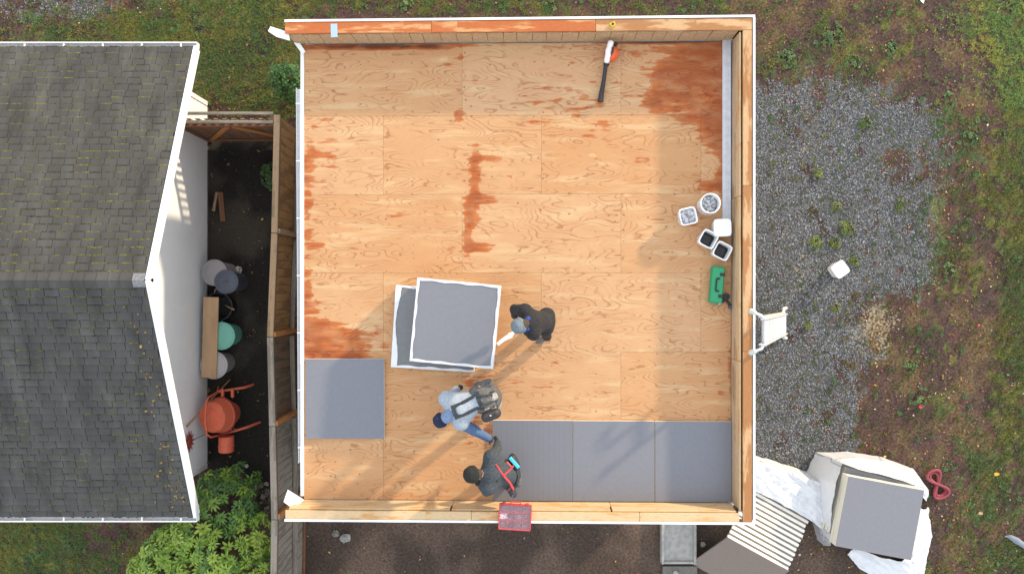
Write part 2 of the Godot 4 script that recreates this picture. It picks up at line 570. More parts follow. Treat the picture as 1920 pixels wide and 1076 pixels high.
func multi(called: String, mesh: Mesh, m: Material, xfs: Array, cols: Array, parent: Node = null) -> MultiMeshInstance3D:
	var mm := MultiMesh.new()
	mm.transform_format = MultiMesh.TRANSFORM_3D
	mm.use_colors = cols.size() > 0
	mm.mesh = mesh
	mm.instance_count = xfs.size()
	for i in xfs.size():
		mm.set_instance_transform(i, xfs[i])
		if cols.size() > 0: mm.set_instance_color(i, cols[i])
	var o := MultiMeshInstance3D.new()
	o.multimesh = mm
	o.material_override = m
	o.name = called if parent else numbered(called)
	if parent: parent.add_child(o, true)
	else: add_child(o)
	o.set_meta("kind", "stuff")
	return o

func pebble(s: int) -> ArrayMesh:
	var r := RandomNumberGenerator.new()
	r.seed = s
	var b := MB.new()
	var P := []
	for i in 6: P.append(Vector3(cos(i * TAU / 6) * r.randf_range(0.7, 1.1), r.randf_range(-0.1, 0.2), sin(i * TAU / 6) * r.randf_range(0.7, 1.1)))
	var Q := []
	for i in 3: Q.append(Vector3(cos(i * TAU / 3 + 0.4) * r.randf_range(0.35, 0.6), r.randf_range(0.5, 0.75), sin(i * TAU / 3 + 0.4) * r.randf_range(0.35, 0.6)))
	b.tri(Q[0], Q[1], Q[2], Vector3.UP)
	for i in 6:
		var q: Vector3 = Q[(i / 2) % 3]
		b.tri(P[i], P[(i + 1) % 6], q, P[i] + Vector3.UP * 0.3)
		if i % 2 == 1: b.tri(P[(i + 1) % 6], Q[i / 2], Q[(i / 2 + 1) % 3], P[i] + Vector3.UP * 0.3)
		b.tri(P[i], P[(i + 1) % 6], Vector3(0, -0.5, 0), Vector3.DOWN)
	return b.mesh()

func blade_tuft(s: int, count: int, spread: float, high: float, wide: float) -> ArrayMesh:
	var r := RandomNumberGenerator.new()
	r.seed = s
	var b := MB.new()
	for i in count:
		var a := r.randf() * TAU
		var dir := Vector3(cos(a), 0, sin(a))
		var side := Vector3(-sin(a), 0, cos(a)) * wide * r.randf_range(0.6, 1.2)
		var p := dir * r.randf() * spread * 0.5
		var l := r.randf_range(0.6, 1.2)
		var mid := p + dir * spread * 0.5 * l + Vector3.UP * high * l * 0.8
		var tip := p + dir * spread * l * 1.3 + Vector3.UP * high * l * r.randf_range(0.4, 1.0)
		var sh := r.randf_range(0.7, 1.25)
		b.col = Color(sh, sh, sh * 0.9)
		b.quad(p - side, p + side, mid + side * 0.8, mid - side * 0.8, Vector3.UP + dir)
		b.tri(mid - side * 0.8, mid + side * 0.8, tip, Vector3.UP + dir)
	return b.mesh()

func leaf_disc(s: int, lobes: int, length: float, width: float, droop: float, lift := 0.3) -> ArrayMesh:   # a whorl of leaves
	var r := RandomNumberGenerator.new()
	r.seed = s
	var b := MB.new()
	for i in lobes:
		var a := TAU * (i + r.randf_range(-0.25, 0.25)) / lobes
		var l := length * r.randf_range(0.7, 1.15)
		var wd := width * r.randf_range(0.8, 1.15)
		var d := Vector3(cos(a), 0, sin(a))
		var sd := Vector3(-sin(a), 0, cos(a))
		var rise := lift * r.randf_range(0.4, 1.3)
		var sh := r.randf_range(0.75, 1.25)
		b.col = Color(sh, sh, sh)
		var p0 := d * l * 0.08
		var p1 := d * l * 0.45 + Vector3.UP * l * rise * 0.6
		var p2 := d * l * 0.8 + Vector3.UP * l * (rise * 0.75 - droop * 0.3)
		var p3 := d * l + Vector3.UP * l * (rise * 0.7 - droop * 0.6)
		var fold := Vector3.UP * wd * 0.3
		for g in [-1.0, 1.0]:
			b.tri(p0, p1, p1 + sd * wd * 0.5 * g + fold, Vector3.UP)
			b.quad(p1, p2, p2 + sd * wd * 0.38 * g + fold * 0.8, p1 + sd * wd * 0.5 * g + fold, Vector3.UP)
			b.tri(p2, p3, p2 + sd * wd * 0.38 * g + fold * 0.8, Vector3.UP)
	return b.mesh()

func fallen_leaf(s: int) -> ArrayMesh:
	var r := RandomNumberGenerator.new()
	r.seed = s
	var b := MB.new()
	var ring := []
	for i in 8:
		var a := TAU * i / 8
		ring.append(Vector3(cos(a) * r.randf_range(0.75, 1.1), r.randf_range(-0.05, 0.35), sin(a) * r.randf_range(0.4, 0.75)))
	for i in 8: b.tri(Vector3(0, 0.12, 0), ring[i], ring[(i + 1) % 8], Vector3.UP)
	return b.mesh()

func build_yard() -> void:
	yard_masks()
	var p := at(YX0, YY0, 0)
	var q := at(YX0 + YW, YY0 + YH, 0)
	var b := MB.new()
	b.quad(Vector3(-160, -0.006, -160), Vector3(160, -0.006, -160), Vector3(160, -0.006, 160), Vector3(-160, -0.006, 160), Vector3.UP)
	setting("ground", b.mesh(), tri_mat(mottle([Color(0.03, 0.03, 0.012), Color(0.06, 0.06, 0.02), Color(0.08, 0.06, 0.035)], 5, 0.02, 5, 512), 0.25, 0.95))
	b = MB.new()
	b.quad(Vector3(p.x, 0, p.z), Vector3(q.x, 0, p.z), Vector3(q.x, 0, q.z), Vector3(p.x, 0, q.z), Vector3.UP)
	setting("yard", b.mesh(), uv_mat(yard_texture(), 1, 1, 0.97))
	var r := RandomNumberGenerator.new()
	r.seed = 77
	var nz := noise(21, 0.012, 4)
	var nf := noise(22, 0.05, 3)
	# crushed stone
	var xs := []
	var cs := []
	while xs.size() < 42000:
		var px := r.randf_range(1330, 1790)
		var py := r.randf_range(90, 960)
		if r.randf() < 0.05:
			px = r.randf_range(-60, 210); py = r.randf_range(-60, 40)
		var g := look(mask_gravel, px, py)
		if g < 0.15 or r.randf() > (g - 0.45 + nf.get_noise_2d(px, py) * 0.9 + nz.get_noise_2d(px, py) * 0.6) * 2.0 + 0.3: continue
		if covered(px, py): continue
		var s := r.randf_range(0.008, 0.016) * (1.5 if r.randf() < 0.05 else 1.0)
		var bs := Basis.from_euler(Vector3(r.randf_range(-0.5, 0.5), r.randf() * TAU, r.randf_range(-0.5, 0.5))).scaled(Vector3(s, s * 0.8, s))
		xs.append(Transform3D(bs, at(px, py, 0.003)))
		var l := pow(r.randf(), 1.7) * 0.27 + 0.045
		var w := r.randf_range(-0.08, 0.08)
		cs.append(Color(l * (0.97 + w), l, l * (1.04 - w)))
	var o := multi("gravel", pebble(3), tinted(plain(Color(1, 1, 1), 0.9)), xs, cs)
	o.set_meta("label", "blue grey crushed stone spread beside the garage wall")
	o.set_meta("category", "gravel")
	# grass
	xs = []; cs = []
	var tries := 0
	while xs.size() < 30000 and tries < 400000:
		tries += 1
		var px := r.randf_range(-120, 2040)
		var py := r.randf_range(-110, 1190)
		if covered(px, py): continue
		var g := look(mask_grass, px, py)
		if look(mask_soil, px, py) > 0.6: continue
		if r.randf() > (g - 0.5 + nf.get_noise_2d(px * 1.4, py * 1.4) * 1.7 + nz.get_noise_2d(px + 900, py) * 0.45) * 1.4 + 0.15: continue
		var s := r.randf_range(0.6, 1.3)
		xs.append(Transform3D(Basis(Vector3.UP, r.randf() * TAU).scaled(Vector3(s, s, s)), at(px, py, 0.0)))
		var y := clampf(nz.get_noise_2d(px * 0.7, py * 0.7 + 500) * 1.6 + 0.35 + r.randf_range(-0.3, 0.3), 0.0, 1.0)
		var l := r.randf_range(0.7, 1.3)
		cs.append(Color((0.056 + 0.080 * y) * l, (0.096 + 0.030 * y) * l, 0.020 * l) * (1.3 if px < 700 else (2.6 if py < 200 and px > 1750 else (1.4 if py < 330 else 0.95))))  # sunlight painted into the tufts of the upper right corner by position
	o = multi("grass", blade_tuft(5, 9, 0.035, 0.035, 0.0035), tinted(plain(Color(1, 1, 1), 0.8)), xs, cs)
	o.set_meta("label", "short patchy grass growing through the bare yard")
	o.set_meta("category", "grass")
	# leaf litter and scraps of bark
	var kinds := [[Color(0.34, 0.22, 0.05), 0.2], [Color(0.30, 0.16, 0.07), 0.45], [Color(0.22, 0.07, 0.035), 0.62], [Color(0.36, 0.30, 0.19), 0.78], [Color(0.10, 0.06, 0.03), 0.95], [Color(0.33, 0.05, 0.05), 1.0]]
	var lx := [[], [], []]
	var lc := [[], [], []]
	var n := 0
	while n < 8500:
		var px := r.randf_range(-100, 2020)
		var py := r.randf_range(-90, 1170)
		if covered(px, py): continue
		var right := px > 1415
		var dens := 0.75 if right else 0.6
		if py > 950 and px < 1420: dens = 0.1
		if px > 380 and px < 580 and py > 260: dens = 0.12
		dens *= clampf(0.5 + nz.get_noise_2d(px, py) * 1.6, 0.05, 1.0)
		dens *= 1.0 - 0.85 * look(mask_gravel, px, py)
		if r.randf() > dens: continue
		n += 1
		var s := r.randf_range(0.010, 0.025) * (1.6 if r.randf() < 0.06 else 1.0)
		var k := r.randi() % 3
		lx[k].append(Transform3D(Basis.from_euler(Vector3(r.randf_range(-0.4, 0.4), r.randf() * TAU, r.randf_range(-0.4, 0.4))).scaled(Vector3(s, s, s)), at(px, py, 0.008)))
		var t := r.randf()
		for e in kinds:
			if t <= e[1]:
				lc[k].append(e[0] * (r.randf_range(0.25, 0.9) if r.randf() < 0.75 else r.randf_range(1.0, 1.7)))
				break
	for k in 3:
		o = multi("leaf_litter", fallen_leaf(40 + k), tinted(plain(Color(1, 1, 1), 0.85)), lx[k], lc[k])
		o.set_meta("label", "small dry autumn leaves scattered over the yard")
		o.set_meta("category", "leaves")
		o.set_meta("group", "leaf litter over the yard")
	# low broad leaved weeds
	xs = []; cs = []
	n = 0
	tries = 0
	while n < 1500 and tries < 60000:
		tries += 1
		var px := r.randf_range(-100, 2000)
		var py := r.randf_range(-90, 1150)
		if covered(px, py) or look(mask_gravel, px, py) > 0.75 or look(mask_soil, px, py) > 0.6: continue
		if r.randf() > (nf.get_noise_2d(px * 0.5 + 300, py * 0.5) + look(mask_grass, px, py) * 0.35 - 0.2) * 1.6: continue
		n += 1
		var s := r.randf_range(0.5, 1.3)
		xs.append(Transform3D(Basis.from_euler(Vector3(r.randf_range(-0.3, 0.3), r.randf() * TAU, r.randf_range(-0.3, 0.3))).scaled(Vector3(s, s, s)), at(px, py, 0.01)))
		var l := r.randf_range(0.7, 1.4)
		cs.append(Color(0.055, 0.115, 0.03) * l)
	o = multi("ground_cover", leaf_disc(8, 6, 0.05, 0.035, 0.3, 0.35), tinted(plain(Color(1, 1, 1), 0.7)), xs, cs)
	o.set_meta("label", "low broad leaved weeds between the grass")
	o.set_meta("category", "weeds")
	# wood chips and small stones on the shaded soil and in the brown yard
	xs = []; cs = []
	for i in 1500:
		var px := r.randf_range(1420, 1900)
		var py := r.randf_range(20, 1100)
		if i < 500:
			px = r.randf_range(580, 1600); py = r.randf_range(960, 1150)
		elif i < 700:
			px = r.randf_range(400, 560); py = r.randf_range(270, 880)
		var s := r.randf_range(0.005, 0.016) * (0.6 if i < 700 else 1.0)
		xs.append(Transform3D(Basis(Vector3.UP, r.randf() * TAU).scaled(Vector3(s * 1.4, s * 0.7, s)), at(px, py, 0.002)))
		var l := r.randf_range(0.06, 0.3) * (0.5 if i < 700 else 1.0)
		cs.append(Color(l, l * 0.85, l * 0.68))
	o = multi("chippings", pebble(9), tinted(plain(Color(1, 1, 1), 0.9)), xs, cs)
	o.set_meta("label", "tiny stones and wood chips scattered on the bare soil")
	o.set_meta("category", "chippings")

# ---------------------------------------------------------------- plywood deck
const DX0 := -3.252
const DX1 := 3.376
const DZ0 := -3.78
const DZ1 := 3.31

func deck_texture() -> ImageTexture:
	var w := 1260
	var h := 1344
	var lx := DX1 - DX0
	var lz := DZ1 - DZ0
	var rows := [-9.0, -2.66, -1.44, -0.22, 1.0, 2.22, 9.0]
	var ng := noise(31, 1.0, 3)
	var nw := noise(32, 1.0, 4)
	var nfine := noise(33, 1.0, 2)
	# damp marks, in survey pixels: x, y, rx, ry, strength
	var marks := [[1300, 150, 78, 70, 1.7], [1350, 115, 50, 70, 1.4], [1225, 190, 26, 14, 0.9], [1328, 178, 26, 20, -0.85], [1345, 240, 36, 44, 1.5], [1363, 300, 22, 55, 1.3], [1340, 350, 34, 18, 1.0], [1368, 400, 12, 60, 0.6], [1320, 420, 30, 10, 0.4],
		[892, 325, 11, 48, 1.05], [908, 297, 24, 8, 0.95], [885, 385, 14, 38, 0.95], [906, 372, 24, 12, 0.75], [877, 435, 10, 48, 0.85], [904, 464, 30, 11, 1.05], [880, 462, 12, 14, 0.7],
		[573, 320, 15, 55, 0.75], [572, 420, 12, 50, 0.6], [588, 460, 16, 16, 0.8], [573, 540, 12, 40, 0.6], [620, 640, 80, 36, 1.05], [575, 610, 30, 60, 0.9], [736, 401, 26, 7, 0.85], [640, 668, 60, 10, 0.8],
		[1373, 630, 5, 30, 0.7], [1372, 700, 8, 45, 0.8], [1000, 720, 46, 14, 0.4], [900, 720, 40, 20, 0.55], [900, 806, 26, 20, 0.6], [720, 85, 150, 6, 2.6], [1250, 80, 110, 4, 2.0], [1180, 96, 60, 12, 0.45], [1130, 200, 40, 60, 0.3], [1050, 190, 60, 40, 0.35], [600, 300, 30, 60, 0.4], [860, 215, 10, 12, 0.9], [864, 105, 6, 16, 0.9]]
	var grid := {}
	for m in marks:
		for gy in range(int((m[1] - m[3] * 1.7) / 32.0), int((m[1] + m[3] * 1.7) / 32.0) + 1):
			for gx in range(int((m[0] - m[2] * 1.7) / 32.0), int((m[0] + m[2] * 1.7) / 32.0) + 1):
				var key := gy * 100 + gx
				if not grid.has(key): grid[key] = []
				grid[key].append(m)
	var out := PackedByteArray()
	out.resize(w * h * 3)
	var gam := PackedByteArray()
	gam.resize(4096)
	for i in 4096: gam[i] = srgb(Color(i / 4095.0, 0, 0)).r8
	for j in h:
		var z := DZ0 + lz * (j + 0.5) / h
		var row := 0
		while z > rows[row + 1]: row += 1
		var odd := row % 2
		var py := 538.0 + z * FL / 11.0
		for i in w:
			var x := DX0 + lx * (i + 0.5) / w
			var px := 960.0 + x * FL / 11.0
			var sheet := floori((x + 2.005 + (0.0 if odd else -1.23)) / 2.46) + row * 7
			var ox := sheet * 17.3
			# rings of a peeled log: contour lines of a long smooth swell
			var sw := ng.get_noise_2d(x * 0.42 + ox, z * 1.5 + ox) * 7.5 + nw.get_noise_2d(x * 1.3 + ox, z * 3.4) * 0.9 + z * 3.2
			var fr := sw - floorf(sw)
			var line := 0.0
			if fr < 0.03: line = fr / 0.03
			elif fr < 0.12: line = 1.0
			elif fr < 0.24: line = (0.24 - fr) / 0.12
			elif fr > 0.55: line = (fr - 0.55) * 0.5
			line *= clampf(0.68 + nw.get_noise_2d(x * 1.1 + 40.0, z * 2.0 + ox) * 1.6, 0.12, 1.0)
			var fine := nfine.get_noise_2d(x * 9.0, z * 120.0) * 0.5 + 0.5
			var tone := ng.get_noise_2d(x * 0.7 + ox * 2.0, z * 1.7) * 0.5 + 0.5
			var pale := clampf(ng.get_noise_2d(x * 0.6 + 70.0 + ox, z * 4.5) * 2.2 - 0.25, 0.0, 1.0)
			var tint := fposmod(sheet * 0.37, 1.0)
			var cr := 0.575 - 0.04 * tint
			var cg := 0.322 - 0.055 * tint
			var cb := 0.158 - 0.05 * tint
			cr += 0.04 * tone; cg += 0.05 * tone; cb += 0.035 * tone
			cr = lerpf(cr, 0.64, pale * 0.7); cg = lerpf(cg, 0.45, pale * 0.6); cb = lerpf(cb, 0.24, pale * 0.6)
			var f := 0.81 + 0.12 * fine
			cr *= f; cg *= f; cb *= f
			cr = lerpf(cr, 0.27, line * 0.64); cg = lerpf(cg, 0.100, line * 0.64); cb = lerpf(cb, 0.036, line * 0.64)
			# damp
			var key := int(py / 32.0) * 100 + int(px / 32.0)
			if grid.has(key):
				var wob := nw.get_noise_2d(x * 1.4, z * 9.0) * 0.85 + nw.get_noise_2d(x * 3.0 + 9.0, z * 3.0) * 0.5
				var v := 0.0
				var tar := 0.0
				for m in grid[key]:
					var dx: float = (px - m[0]) / m[2]
					var dy: float = (py - m[1]) / m[3]
					v += m[4] * clampf(1.45 - sqrt(dx * dx + dy * dy), -1.0, 1.0) if dx * dx + dy * dy < 2.1 else 0.0
					if m[4] >= 2.0 and dx * dx + dy * dy < 2.1: tar += 1.45 - sqrt(dx * dx + dy * dy)
				v += wob
				var q := clampf((v - 0.42) * 3.6, 0.0, 1.0) * clampf(0.92 + nw.get_noise_2d(x * 2.0 + 5.0, z * 5.0) * 0.4, 0.6, 1.0)
				var deep := clampf((v - 0.75) * 1.4, 0.0, 1.0)
				var edge := clampf(1.0 - absf(v - 0.5) * 6.0, 0.0, 1.0) * 0.2
				if tar + wob * 0.5 > 0.6:
					var dk_ := clampf((tar + wob * 0.5 - 0.6) * 3.0, 0.0, 1.0) * 0.6
					cr *= 1.0 - dk_; cg *= 1.0 - dk_; cb *= 1.0 - dk_
				cr = lerpf(cr, cr * (0.82 - 0.24 * deep - edge), q); cg = lerpf(cg, cg * (0.39 - 0.14 * deep - edge * 0.6), q); cb = lerpf(cb, cb * (0.16 - 0.06 * deep), q)
			out[(j * w + i) * 3] = gam[clampi(int(cr * 4095.0), 0, 4095)]
			out[(j * w + i) * 3 + 1] = gam[clampi(int(cg * 4095.0), 0, 4095)]
			out[(j * w + i) * 3 + 2] = gam[clampi(int(cb * 4095.0), 0, 4095)]
	# rusty fastener heads along the joists, and small plugs
	var img := Image.create_from_data(w, h, false, Image.FORMAT_RGB8, out)
	var r := RandomNumberGenerator.new()
	r.seed = 9
	for k in 17:
		var x := DX0 + 0.08 + k * 0.407
		for zz in 36:
			if r.randf() < 0.35: continue
			var z := DZ0 + 0.1 + zz * 0.2 + r.randf_range(-0.05, 0.05)
			dot(img, x + r.randf_range(-0.02, 0.02), z, r.randf_range(0.007, 0.016), Color(0.20, 0.085, 0.04), r.randf_range(0.35, 0.85), lx, lz)
	for k in 130:
		dot(img, r.randf_range(DX0, DX1), r.randf_range(DZ0, DZ1), r.randf_range(0.008, 0.02), Color(0.24, 0.10, 0.045), r.randf_range(0.3, 0.7), lx, lz)
	for k in 10:
		dot(img, r.randf_range(DX0, DX1), r.randf_range(DZ0, DZ1), r.randf_range(0.02, 0.035), Color(0.60, 0.42, 0.22), 0.5, lx, lz, 2.4)
	return image_tex(img)

func dot(img: Image, x: float, z: float, rad: float, c: Color, amt: float, lx: float, lz: float, ex := 1.3) -> void:
	var w := img.get_width()
	var h := img.get_height()
	var ci := (x - DX0) / lx * w
	var cj := (z - DZ0) / lz * h
	var ri := rad / lx * w
	var s := srgb(c)
	for j in range(int(cj - ri), int(cj + ri) + 2):
		for i in range(int(ci - ri * ex), int(ci + ri * ex) + 2):
			if i < 0 or j < 0 or i >= w or j >= h: continue
			var d := Vector2((i + 0.5 - ci) / ex, j + 0.5 - cj).length() / ri
			if d < 1.0:
				img.set_pixel(i, j, img.get_pixel(i, j).lerp(s, amt * clampf((1.0 - d) * 3.0, 0.0, 1.0)))

func sheet_mesh(x0: float, x1: float, z0: float, z1: float, y0: float, y1: float) -> ArrayMesh:
	var b := MB.new()
	var lx := DX1 - DX0
	var lz := DZ1 - DZ0
	var P := [Vector2(x0, z0), Vector2(x1, z0), Vector2(x1, z1), Vector2(x0, z1)]
	var U := []
	for p in P: U.append(Vector2((p.x - DX0) / lx, (p.y - DZ0) / lz))
	b.quad(Vector3(x0, y1, z0), Vector3(x1, y1, z0), Vector3(x1, y1, z1), Vector3(x0, y1, z1), Vector3.UP, U)
	b.quad(Vector3(x0, y0, z0), Vector3(x1, y0, z0), Vector3(x1, y0, z1), Vector3(x0, y0, z1), Vector3.DOWN, U)
	for i in 4:
		var p: Vector2 = P[i]
		var q: Vector2 = P[(i + 1) % 4]
		b.quad(Vector3(p.x, y0, p.y), Vector3(q.x, y0, q.y), Vector3(q.x, y1, q.y), Vector3(p.x, y1, p.y), Vector3((p.x + q.x) * 0.5 - (x0 + x1) * 0.5, 0, (p.y + q.y) * 0.5 - (z0 + z1) * 0.5), [U[i], U[(i + 1) % 4], U[(i + 1) % 4], U[i]])
	return b.mesh()

func plank(called: String, parent: Node, a: Vector3, b: Vector3, wide: float, thick: float, m: Material, up := Vector3.UP, bev := 0.004) -> MeshInstance3D:
	var l := (b - a).length()
	return put(called, box_mesh(Vector3(l, thick, wide), bev, Vector2(rng.randf() * 7.0, rng.randf())), m, parent, along(a, b, up))

func build_garage() -> void:
	var t := thing("garage", "square flat roofed garage with bare plywood roof deck and timber parapet", "garage", TD)
	var w0 := -3.30
	var e0 := 3.575
	var n0 := -3.975
	var s0 := 3.478
	# walls down to the yard (local frame is the deck's, a hair off level)
	for wl in [[Vector3(-3.18, 0, n0 + 0.1), Vector3(-3.18, 0, s0 - 0.1)], [Vector3(3.45, 0, n0 + 0.1), Vector3(3.45, 0, s0 - 0.1)], [Vector3(-3.11, 0, -3.87), Vector3(3.38, 0, -3.87)], [Vector3(-3.11, 0, 3.37), Vector3(3.38, 0, 3.37)]]:
		var a: Vector3 = wl[0]
		var b: Vector3 = wl[1]
		var low := 3.0 + 0.022 * minf(a.x, b.x) + 0.03
		put("wall", box_mesh(Vector3((b - a).length(), low - 0.06, 0.13), 0.004), M.siding, t, along(a + Vector3(0, -low * 0.5 - 0.03, 0), b + Vector3(0, -low * 0.5 - 0.03, 0)))
	put("roof_framing", box_mesh(Vector3(DX1 - DX0 - 0.02, 0.10, DZ1 - DZ0 - 0.02), 0), M.dark_wood, t, pos((DX0 + DX1) * 0.5, -0.0725, (DZ0 + DZ1) * 0.5))
	# plywood sheets
	var dm := uv_mat(deck_texture(), 1, 1, 0.78)
	var rows := [DZ0, -2.66, -1.44, -0.22, 1.0, 2.22, DZ1]
	for k in 6:
		var seams := [DX0, -0.775, 1.685, DX1] if k % 2 == 0 else [DX0, -2.005, 0.455, 2.915, DX1]
		for j in seams.size() - 1:
			var lift := rng.randf_range(-0.0015, 0.0)
			put("plywood_sheet", sheet_mesh(seams[j] + 0.0014, seams[j + 1] - 0.0014, rows[k] + 0.0014, rows[k + 1] - 0.0014, -0.02, lift), dm, t)
	# parapet: framing, lining, plates and edge metal
	var H := 0.45
	put("parapet_framing", box_mesh(Vector3(6.9, H - 0.045, 0.10), 0), M.dark_wood, t, pos(0.12, (H - 0.045) * 0.5 - 0.0225, -3.87))
	put("parapet_framing", box_mesh(Vector3(6.70, H - 0.045, 0.10), 0), M.dark_wood, t, pos(0.02, (H - 0.045) * 0.5 - 0.0225, 3.395))
	put("parapet_framing", box_mesh(Vector3(0.10, H - 0.045, 7.1), 0), M.dark_wood, t, pos(3.46, (H - 0.045) * 0.5 - 0.0225, -0.23))
	# north lining: short strand board blocks
	var x := -3.38
	while x < 3.36:
		var l := minf(rng.randf_range(0.19, 0.27), 3.372 - x)
		put("lining_block", box_mesh(Vector3(l - 0.006, 0.375 + rng.randf_range(-0.006, 0.006), 0.018), 0.002, Vector2(rng.randf(), rng.randf())), M.strand, t, turned(Vector3(x + l * 0.5, 0.205, -3.80 + rng.randf_range(-0.003, 0.003)), 0, rng.randf_range(-0.02, 0.02), rng.randf_range(-0.02, 0.02)))
		x += l
	for sg in [[-3.35, -0.9], [-0.895, 1.5], [1.505, 3.36]]:
		plank("lining_board", t, Vector3(sg[0], 0.11, 3.327), Vector3(sg[1], 0.11, 3.327), 0.20, 0.025, M.pale_wood, Vector3(0, 0, -1))
		plank("lining_board", t, Vector3(sg[0], 0.315, 3.332), Vector3(sg[1] - 0.02, 0.315, 3.332), 0.19, 0.025, M.pale_wood, Vector3(0, 0, -1))
	for sg in [[-3.78, -1.35], [-1.345, 1.1], [1.105, 3.31]]:
		plank("lining_board", t, Vector3(3.393, 0.11, sg[0]), Vector3(3.393, 0.11, sg[1]), 0.20, 0.025, M.grey_wood, Vector3(-1, 0, 0))
		plank("lining_board", t, Vector3(3.397, 0.315, sg[0]), Vector3(3.397, 0.315, sg[1]), 0.19, 0.025, M.pale_wood, Vector3(-1, 0, 0))
	# top plates
	for sg in [[-3.395, -1.2], [-1.195, 1.25], [1.255, 3.565]]:
		plank("top_plate", t, Vector3(sg[0], H - 0.019, -3.882), Vector3(sg[1], H - 0.019, -3.882), 0.172, 0.038, M.wet_wood if sg[0] < 1.0 else M.damp_wood)
	for sg in [[-3.39, -0.6], [-0.595, 1.9], [1.905, 3.37]]:
		plank("top_plate", t, Vector3(sg[0], H - 0.019, 3.410), Vector3(sg[1], H - 0.019, 3.410), 0.128, 0.038, M.pale_wood if sg[0] < 1.5 else M.pale_wood)
	for sg in [[-3.792, -1.5], [-1.495, 0.95], [0.955, 3.472]]:
		plank("top_plate", t, Vector3(3.494, H - 0.019, sg[0]), Vector3(3.494, H - 0.019, sg[1]), 0.138, 0.038, M.damp_wood)
	# thin white edge metal round three sides, and the drip edge on the gutter side
	for eg in [[Vector3(-3.40, 0, n0 - 0.008), Vector3(3.60, 0, n0 - 0.022), Vector3(0, 0, -1)], [Vector3(-3.40, 0, s0 + 0.012), Vector3(3.60, 0, s0 + 0.012), Vector3(0, 0, 1)], [Vector3(e0 + 0.012, 0, n0 - 0.005), Vector3(e0 + 0.012, 0, s0 - 0.002), Vector3(1, 0, 0)]]:
		var a: Vector3 = eg[0]
		var b: Vector3 = eg[1]
		var l := (b - a).length()
		var xf := along(a, b)
		var mb := MB.new()
		mb.box(Vector3(l, 0.006, 0.034), 0.001, Transform3D(xf.basis, xf.origin + Vector3(0, H + 0.006, 0)))
		mb.box(Vector3(l - 0.01, 0.24, 0.006), 0.001, Transform3D(xf.basis, xf.origin + Vector3(0, H - 0.117, 0) + eg[2] * 0.010))
		put("edge_metal", mb.mesh(), M.white_metal, t)
	var db := MB.new()
	db.box(Vector3(0.055, 0.006, 6.98), 0.001, pos(DX0 - 0.024, 0.004, -0.23))
	db.box(Vector3(0.006, 0.16, 6.98), 0.001, pos(DX0 - 0.049, -0.079, -0.23))
	put("drip_edge", db.mesh(), M.white_metal, t)
	var gb := MB.new()
	gb.box(Vector3(0.005, 0.10, 5.9), 0.001, pos(DX0 - 0.125, -0.115, -0.20))
	gb.box(Vector3(0.075, 0.005, 5.9), 0.001, pos(DX0 - 0.088, -0.162, -0.20))
	var g := put("gutter", gb.mesh(), M.white_metal, t, turned(Vector3(0, 0, 0), 0.006))
	for k in 7: put("gutter_strap", box_mesh(Vector3(0.085, 0.004, 0.02), 0), M.white_metal, g, pos(DX0 - 0.09, -0.068, -2.9 + k * 0.9))
	# folded corner flashings at the open side
	var fl := MB.new()
	fl.prism(PackedVector2Array([Vector2(0.0, -0.05), Vector2(-0.26, -0.13), Vector2(-0.30, -0.06), Vector2(-0.18, 0.02), Vector2(0.02, 0.075)]), -0.002, 0.002, turned(Vector3(DX0 - 0.105, 0.40, -3.78), 0, 0.12, -0.10))
	put("corner_flashing", fl.mesh(), M.white_metal, t)
	fl = MB.new()
	fl.prism(PackedVector2Array([Vector2(-0.11, -0.02), Vector2(0.0, 0.0), Vector2(0.09, 0.14), Vector2(0.03, 0.16)]), -0.002, 0.002, turned(Vector3(DX0 - 0.02, 0.12, -3.76), 0, 0, 0.2))
	put("corner_flashing", fl.mesh(), M.white_metal, t)
	fl = MB.new()
	fl.prism(PackedVector2Array([Vector2(0.06, 0.02), Vector2(-0.19, -0.13), Vector2(-0.24, 0.05), Vector2(-0.12, 0.135), Vector2(-0.03, 0.13)]), -0.002, 0.002, turned(Vector3(DX0 + 0.0, 0.19, 3.24), 0, -0.2, -0.15))
	put("corner_flashing", fl.mesh(), M.white_metal, t)
	# a bracket strip on the north plate, joined to it
	put("plate_strap", box_mesh(Vector3(0.10, 0.004, 0.20), 0.001), M.pale_blue, t, turned(dk(627, 57, H + 0.003), 0.03))

# ---------------------------------------------------------------- neighbour's house
func shingle(mb: MB, o: Vector3, ex: Vector3, ev: Vector3, en: Vector3, w: float, l: float, hb: float, ht: float, skew: float) -> void:
	var a := o + en * hb
	var b := o + ex * w + en * (hb + skew)
	var c := o + ex * w + ev * l + en * ht
	var d := o + ev * l + en * ht
	mb.quad(a, b, c, d, en, [Vector2(o.x, o.z), Vector2(o.x + w, o.z), Vector2(o.x + w, o.z + l), Vector2(o.x, o.z + l)])
	mb.quad(o, o + ex * w, b, a, -ev)
	mb.tri(o, a, d, -ex)
	mb.tri(o + ex * w, b, c, ex)

